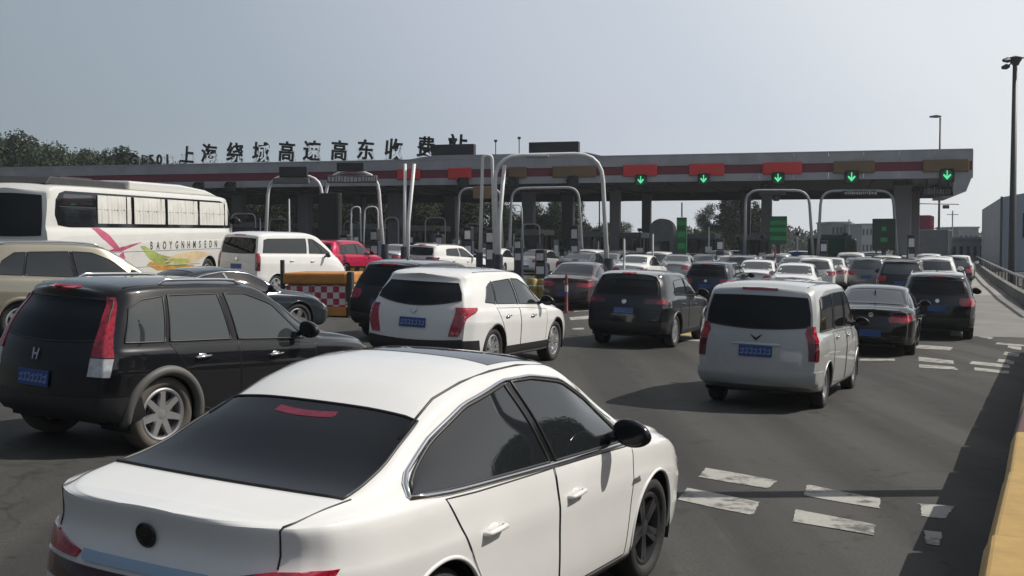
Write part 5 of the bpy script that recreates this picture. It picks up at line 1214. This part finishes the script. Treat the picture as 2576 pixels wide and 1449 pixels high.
lorry('grey box lorry beyond the broad end column', 2350, 31, mat('grey box paint', (.17, .175, .19), .5, var=.15), P_WHITE)
lorry('red box lorry behind the grey one', 2312, 25, mat('magenta box paint', (.28, .008, .06), .45, var=.2), P_RED, H=5.0)
lorry('lorry with dark sides and green tarpaulin roof between the joined gantries', 2088, 40, mat('green tarpaulin', (.012, .07, .04), .7, var=.3), P_DARK, H=2.5, L=4.2)
MORE = [(1655, 46, 'suv', P_WHITE), (1765, 47, 'sedan', P_SILVER), (1832, 50, 'sedan', P_WHITE), (1870, 56, 'suv', P_GREY), (1955, 46, 'suv', P_SILVER), (2030, 46, 'sedan', P_WHITE), (2050, 58, 'suv', P_WHITE), (2118, 42, 'suv', P_DARK), (2160, 52, 'sedan', P_SILVER), (2185, 57, 'suv', P_GREY), (2232, 50, 'suv', P_WHITE), (2300, 50, 'sedan', P_SILVER), (2395, 52, 'suv', P_DARK), (2335, 42, 'suv', P_WHITE), (2410, 42, 'sedan', P_WHITE), (1520, 50, 'sedan', P_GREY), (1480, 44, 'suv', P_WHITE), (1560, 41, 'suv', P_SILVER), (1340, 44, 'sedan', P_SILVER), (1230, 46, 'sedan', P_WHITE), (1080, 42, 'suv', P_GREY), (985, 48, 'sedan', P_SILVER), (2265, 42, 'sedan', P_WHITE), (1980, 40, 'sedan', P_WHITE)]
WORD = {id(P_WHITE): 'white', id(P_SILVER): 'silver', id(P_GREY): 'grey', id(P_DARK): 'black'}
for px, s_, ty, pm in MORE:
    x, y = slot(px, s_); car('queueing_car', f"{WORD[id(pm)]} {'tall car' if ty == 'suv' else 'saloon'} packed in the far queue before the booths", 'car', {'suv': HATCH, 'sedan': TAXI}[ty], (x, y, random.uniform(-.42, -.22)), pm, 2, f"{WORD[id(pm)]} {'tall cars' if ty == 'suv' else 'saloons'} in the far queue", bar=pm, rear_glass=mat('rear screen grey', (.05, .052, .055), .06, ior=1.9), badge=False)
# ------------------------------------------------------------------ trees
def leaf_mat(name, c1, c2):
    m = mat(name, c1, .8, var=0, col2=c2, vscale=.9, spec=.25); return m
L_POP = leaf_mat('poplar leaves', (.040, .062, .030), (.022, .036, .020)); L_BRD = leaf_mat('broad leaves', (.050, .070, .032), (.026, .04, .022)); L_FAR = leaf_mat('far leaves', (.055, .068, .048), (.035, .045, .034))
BARK = mat('bark', (.06, .05, .04), .9, var=.3, vscale=4)
def leaf_cloud(blobs, n, size, flat=.6):
    V = np.empty((n, 4, 3)); w = np.array([b[1][0] * b[1][1] * b[1][2] for b in blobs]) ** .67; w /= w.sum()
    idx = rng.choice(len(blobs), n, p=w)
    c = np.array([b[0] for b in blobs])[idx]; r = np.array([b[1] for b in blobs])[idx]
    d = rng.normal(size=(n, 3)); d /= np.linalg.norm(d, axis=1, keepdims=True)
    p = c + d * r * (rng.random((n, 1)) ** .28) * (1 + .16 * rng.normal(size=(n, 1)))
    a = rng.normal(size=(n, 3)); a /= np.linalg.norm(a, axis=1, keepdims=True); b = np.cross(a, rng.normal(size=(n, 3))); b /= np.linalg.norm(b, axis=1, keepdims=True)
    s = size * rng.uniform(.55, 1.35, (n, 1))
    V[:, 0] = p - a * s - b * s * flat; V[:, 1] = p + a * s - b * s * flat * .3; V[:, 2] = p + a * s * 1.1 + b * s * flat; V[:, 3] = p - a * s * .4 + b * s * flat * .9
    me = bpy.data.meshes.new('crown'); me.from_pydata(V.reshape(-1, 3).tolist(), [], np.arange(n * 4).reshape(-1, 4).tolist()); return me
def make_tree(kind, h, n=2400):
    q = MB(); blobs = []
    if kind == 'poplar':
        q.tube([(0, 0, -.2), (.05, 0, h * .4), (0, .05, h * .95)], [h * .017, h * .012, .02], 8)
        for i in range(15):
            z = h * (.12 + .84 * (i + random.random()) / 15); t = z / h; rad = h * .125 * (1 - abs(t - .42) * 1.15) * random.uniform(.7, 1.2); a = random.uniform(0, 6.3); o = h * .055 * (1.1 - t)
            blobs.append(((math.cos(a) * o, math.sin(a) * o, z), (max(rad, .16), max(rad, .16), h * .085)))
            q.tube([(0, 0, z - h * .1), (math.cos(a) * o * 1.5, math.sin(a) * o * 1.5, z)], [.05, .015], 5)
        sz = .0125 * h
    else:
        q.tube([(0, 0, -.2), (.1, 0, h * .25), (.05, .1, h * .6)], [h * .028, h * .022, h * .008], 8)
        for i in range(17):
            a = random.uniform(0, 6.3); t = random.random(); o = h * .30 * math.sqrt(random.random()) * (1.05 - .55 * t); z = h * (.30 + .58 * t); rad = h * random.uniform(.09, .16)
            blobs.append(((math.cos(a) * o, math.sin(a) * o, z), (rad * 1.2, rad * 1.2, rad * .85)))
            q.tube([(0, 0, h * .22), (math.cos(a) * o * .6, math.sin(a) * o * .6, z * .8), (math.cos(a) * o, math.sin(a) * o, z)], [h * .009, h * .006, .015], 5)
        sz = .0125 * h
    t = q.build('trunk', BARK, None, smooth='all'); tm = t.data; bpy.data.objects.remove(t)
    return tm, leaf_cloud(blobs, n, sz)
POP = [make_tree('poplar', 10, 5200) for _ in range(4)]; BRD = [make_tree('broad', 10, 6000) for _ in range(3)]
for tm, cm in POP: cm.materials.append(L_POP)
for tm, cm in BRD: cm.materials.append(L_BRD)
def tree(kind, x, y, h, lb, group, wide=1., far=False):
    tm, cm = random.choice(POP if kind == 'poplar' else BRD); o = empty(kind + '_tree' if kind == 'poplar' else 'broadleaf_tree', (x, y, gz(x, y)), random.uniform(0, 6.3), lb, 'tree', group)
    k = h / 10; o.scale = (k * wide, k * wide, k)
    for nm, me in (('trunk', tm), ('crown', cm)):
        c = bpy.data.objects.new(nm, me); link(c, o)
        if far and nm == 'crown': c.material_slots[0].link = 'OBJECT'; c.material_slots[0].material = L_FAR
G1, L1_ = 'poplars behind the toll canopy', 'slim dark poplar in the tree line behind the toll canopy'
G2, L2_ = 'bushy trees behind the toll canopy', 'bushy dark tree in the tree line behind the toll canopy'
prof = curve([(0, 333), (30, 345), (60, 340), (100, 350), (130, 372), (165, 388), (190, 366), (230, 374), (265, 380), (300, 368), (335, 384), (420, 398), (600, 412), (1020, 430)])
px = -60
while px < 1130:
    Y = random.uniform(112, 122); py = prof(max(px, 0)) + random.uniform(-6, 10) + (8 if px > 340 else 0); a = at(px, py, Y); x = a.x
    pop = random.random() < .62; tree('poplar' if pop else 'broad', x, Y, (a.z - gz(x, Y)) * 1.02, L1_ if pop else L2_, G1 if pop else G2, 1.05 if pop else random.uniform(.6, .9))
    px += random.uniform(13, 24)
# lower bushy belt that fills the dark space under the canopy
px = -80
while px < 1250:
    Y = random.uniform(98, 106); x = at(px, 500, Y).x; tree('broad', x, Y, random.uniform(5.2, 6.9), L2_, G2, random.uniform(1.0, 1.3)); px += random.uniform(36, 52)
for px, py, w, lb in ((1400, 486, .75, 'dark round tree seen through the inner gantry'), (1446, 492, .7, 'dark tree right of the one seen through the inner gantry'), (1270, 500, .9, 'dark tree half behind the big arch leg'), (1340, 505, .8, 'low dark tree in the gap left of the inner gantry')):
    Y = 104; a = at(px, py, Y); tree('broad', a.x, Y, a.z - gz(a.x, Y), lb, None, w)
for px, py, k, w, lb in ((1772, 503, 'broad', .6, 'rounded tree on its own in the wide bright opening'), (1822, 494, 'poplar', 1.5, 'tall ragged poplar left of its taller neighbours in the bright opening'), (1848, 484, 'poplar', 1.6, 'tallest ragged poplar in the bright opening'), (1872, 486, 'poplar', 1.6, 'ragged poplar behind the grey column in the bright opening'), (1902, 508, 'poplar', 1.6, 'shorter ragged poplar right of the grey column'), (1800, 560, 'broad', 1.1, 'low dark bush below the ragged poplars')):
    Y = 128; a = at(px, py, Y); tree(k, a.x, Y, a.z - gz(a.x, Y), lb, None, w)
px = 1300
while px < 1800:
    Y = random.uniform(118, 124); a = at(px, random.uniform(575, 592) if px > 1560 else random.uniform(530, 560), Y); tree('broad', a.x, Y, max(a.z - gz(a.x, Y), 2.5), 'low bush in the dark hedge beyond the toll booths', 'low bushes beyond the toll booths', 1.3); px += random.uniform(22, 34)
# far wood on the horizon
blobs = []
px = 1640
while px < 2560:
    Y = random.uniform(255, 300); a = at(px, random.uniform(566, 588) + (8 if px > 1960 else 0) - (14 if 1960 < px < 2010 else 0), Y); h = a.z
    blobs.append(((a.x, Y, h * .5), (random.uniform(3, 5.5), 4, h * .5))); px += random.uniform(10, 18)
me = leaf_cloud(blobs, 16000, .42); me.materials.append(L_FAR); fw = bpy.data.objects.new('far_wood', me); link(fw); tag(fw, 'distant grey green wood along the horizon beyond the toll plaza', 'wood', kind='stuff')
# weeds on the islands
def shrub(px, Y, h, lb):
    p = foot(px, Y); o = empty('shrub', p, 0, lb, 'shrub', 'sunlit shrubs behind the lanes'); bl = [((random.uniform(-.5, .5), random.uniform(-.3, .3), h * random.uniform(.3, .75)), (.35, .35, h * .28)) for _ in range(6)]
    me = leaf_cloud(bl, 420, .07); me.materials.append(leaf_mat('shrub leaves', (.10, .15, .035), (.05, .08, .025))); c = bpy.data.objects.new('crown', me); link(c, o)
    MB().cyl((0, 0, 0), (0, 0, h * .5), .03, 6).cyl((.1, 0, 0), (.25, 0, h * .6), .02, 6).build('stem', BARK, o)
for px, h, lb in ((1478, 2.6, 'sunlit green shrub right of the inner gantry'), (1496, 2.4, 'sunlit green shrub beside the arch leg'), (1506, 2.0, 'low sunlit shrub at the arch leg')): shrub(px, 84, h, lb)

# ------------------------------------------------------------------ far buildings
WIN = mat('dark window', (.02, .022, .026), .1)
def block(name, lb, px0, px1, py0, Y, m_, depth=10, rz=0, rows=2, cols=4, py1=604, roof=None):
    a, b = at(px0, py0, Y), at(px1, py0, Y); g0 = gz(a.x, Y); w = b.x - a.x; h = a.z - g0; o = empty(name, ((a.x + b.x) / 2, Y, g0), rz, lb, 'building')
    MB().bx(-w / 2, w / 2, 0, depth, -.5, h).build('wall', m_, o); MB().bx(-w / 2 - .15, w / 2 + .15, -.15, depth + .15, h + .003, h + .25).build('roof', roof or STEEL_G, o)
    for r_ in range(rows):
        for c_ in range(cols):
            x = -w / 2 + w * (c_ + .5) / cols; z = h * (r_ + .55) / rows; MB().bx(x - w / cols * .22, x + w / cols * .22, -.06, -.003, z - h / rows * .2, z + h / rows * .2).build('window', WIN, o)
    return o
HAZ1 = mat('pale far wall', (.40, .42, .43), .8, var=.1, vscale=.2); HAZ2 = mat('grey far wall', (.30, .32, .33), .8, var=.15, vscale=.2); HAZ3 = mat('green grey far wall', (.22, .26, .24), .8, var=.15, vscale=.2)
block('far_building', 'distant grey green block behind the joined gantries', 2092, 2140, 561, 210, HAZ3, cols=5); block('far_building', 'small distant pale block left of the tall dark green board', 2168, 2196, 566, 200, HAZ1, cols=3)
block('far_building', 'distant blue grey shed between lamp post and warehouse', 2412, 2462, 574, 190, HAZ2, cols=4, rows=1); block('far_building', 'low distant pale building left of the lamp post foot', 2140, 2172, 574, 220, HAZ1, cols=3)
block('low_annexe', 'long low pale annexe running to the warehouse', 2392, 2548, 603, 118, mat('annexe wall', (.30, .31, .32), .8, var=.1, vscale=.3), 6, rows=1, cols=9)
# warehouse
Y = 96; a = at(2521, 496, Y); g0 = gz(a.x, Y); h = a.z - g0; o = empty('warehouse', (a.x, Y, g0), -.36, 'big blue grey warehouse with pale side wall at the right edge', 'building')
WHB = mat('blue grey cladding', (.30, .35, .42), .5, var=.1, vscale=.4); WHP = mat('pale cladding', (.46, .46, .44), .6, var=.1, vscale=.4)
MB().prism([(0, -.5), (24, -.5), (24, h), (12, h + 2.2), (0, h)], 0, 30, Matrix(((1, 0, 0, 0), (0, 0, 1, 0), (0, 1, 0, 0), (0, 0, 0, 1)))).build('wall', WHB, o)
MB().add([(-.02, -.02, -.5), (-1.35, 9, -.5), (-1.35, 9, h - .75), (-.02, -.02, h)], [(0, 1, 2, 3)]).add([(-.02, -.02, -.5), (-1.35, 9, -.5), (0, 9.2, -.5), (-.02, -.02, h), (-1.35, 9, h - .75), (0, 9.2, h - .75)], [(3, 4, 5), (1, 2, 5, 4)]).build('side_wall', WHP, o)
MB().bx(-.12, .05, -.12, .05, -.5, h + .05).build('corner_trim', STEEL_D, o)
q = MB()
for i in range(60): q.bx(.3 + i * .4, .36 + i * .4, -.03, -.002, -.4, h)
q.build('cladding_ribs', WHB, o)
MB().bx(1.55, 2.0, -.06, -.032, h * .45, h * .78).build('window', WIN, o); MB().bx(5.5, 7.0, -.06, -.032, h * .45, h * .78).build('window', WIN, o)
# small pylons on the horizon
for px, py, lb in ((2395, 530, 'thin distant lattice pole right of the lamp post'), (2135, 552, 'small distant pole on the horizon between the gantries')):
    Y = 170; p = foot(px, Y); hh = at(px, py, Y).z - p.z; o = empty('distant_pole', p, 0, lb, 'pole'); MB().cyl((0, 0, 0), (0, 0, hh), .09, 6).build('pole', STEEL_G, o); MB().bx(-.8, .8, -.05, .05, hh - .6, hh - .5).build('crossarm', STEEL_G, o)

# trees on the right verge, outside the picture, that the flanks of the cars reflect
for i in range(16):
    y = -14 + i * 2.6; x = 13.5 + max(0, (y - 8)) * .5 + random.uniform(-.6, .8)
    tree('broad', x, y, random.uniform(5.5, 7.5), 'bushy tree on the verge right of the yellow road barrier', 'verge trees', random.uniform(1.1, 1.4))

# ------------------------------------------------------------------ haze
hz = bpy.data.materials.new('haze'); hz.use_nodes = True; hn = hz.node_tree; hn.nodes.remove(hn.nodes['Principled BSDF'])
pv = hn.nodes.new('ShaderNodeVolumePrincipled'); pv.inputs['Color'].default_value = (.85, .9, .95, 1); pv.inputs['Density'].default_value = .0004; pv.inputs['Anisotropy'].default_value = .2
hn.links.new(pv.outputs[0], hn.nodes['Material Output'].inputs['Volume'])
q = MB().bx(-320, 320, -60, 420, -3, 22); o = q.build('haze', hz); tag(o, 'thin pale haze over the toll plaza', 'haze', kind='stuff')
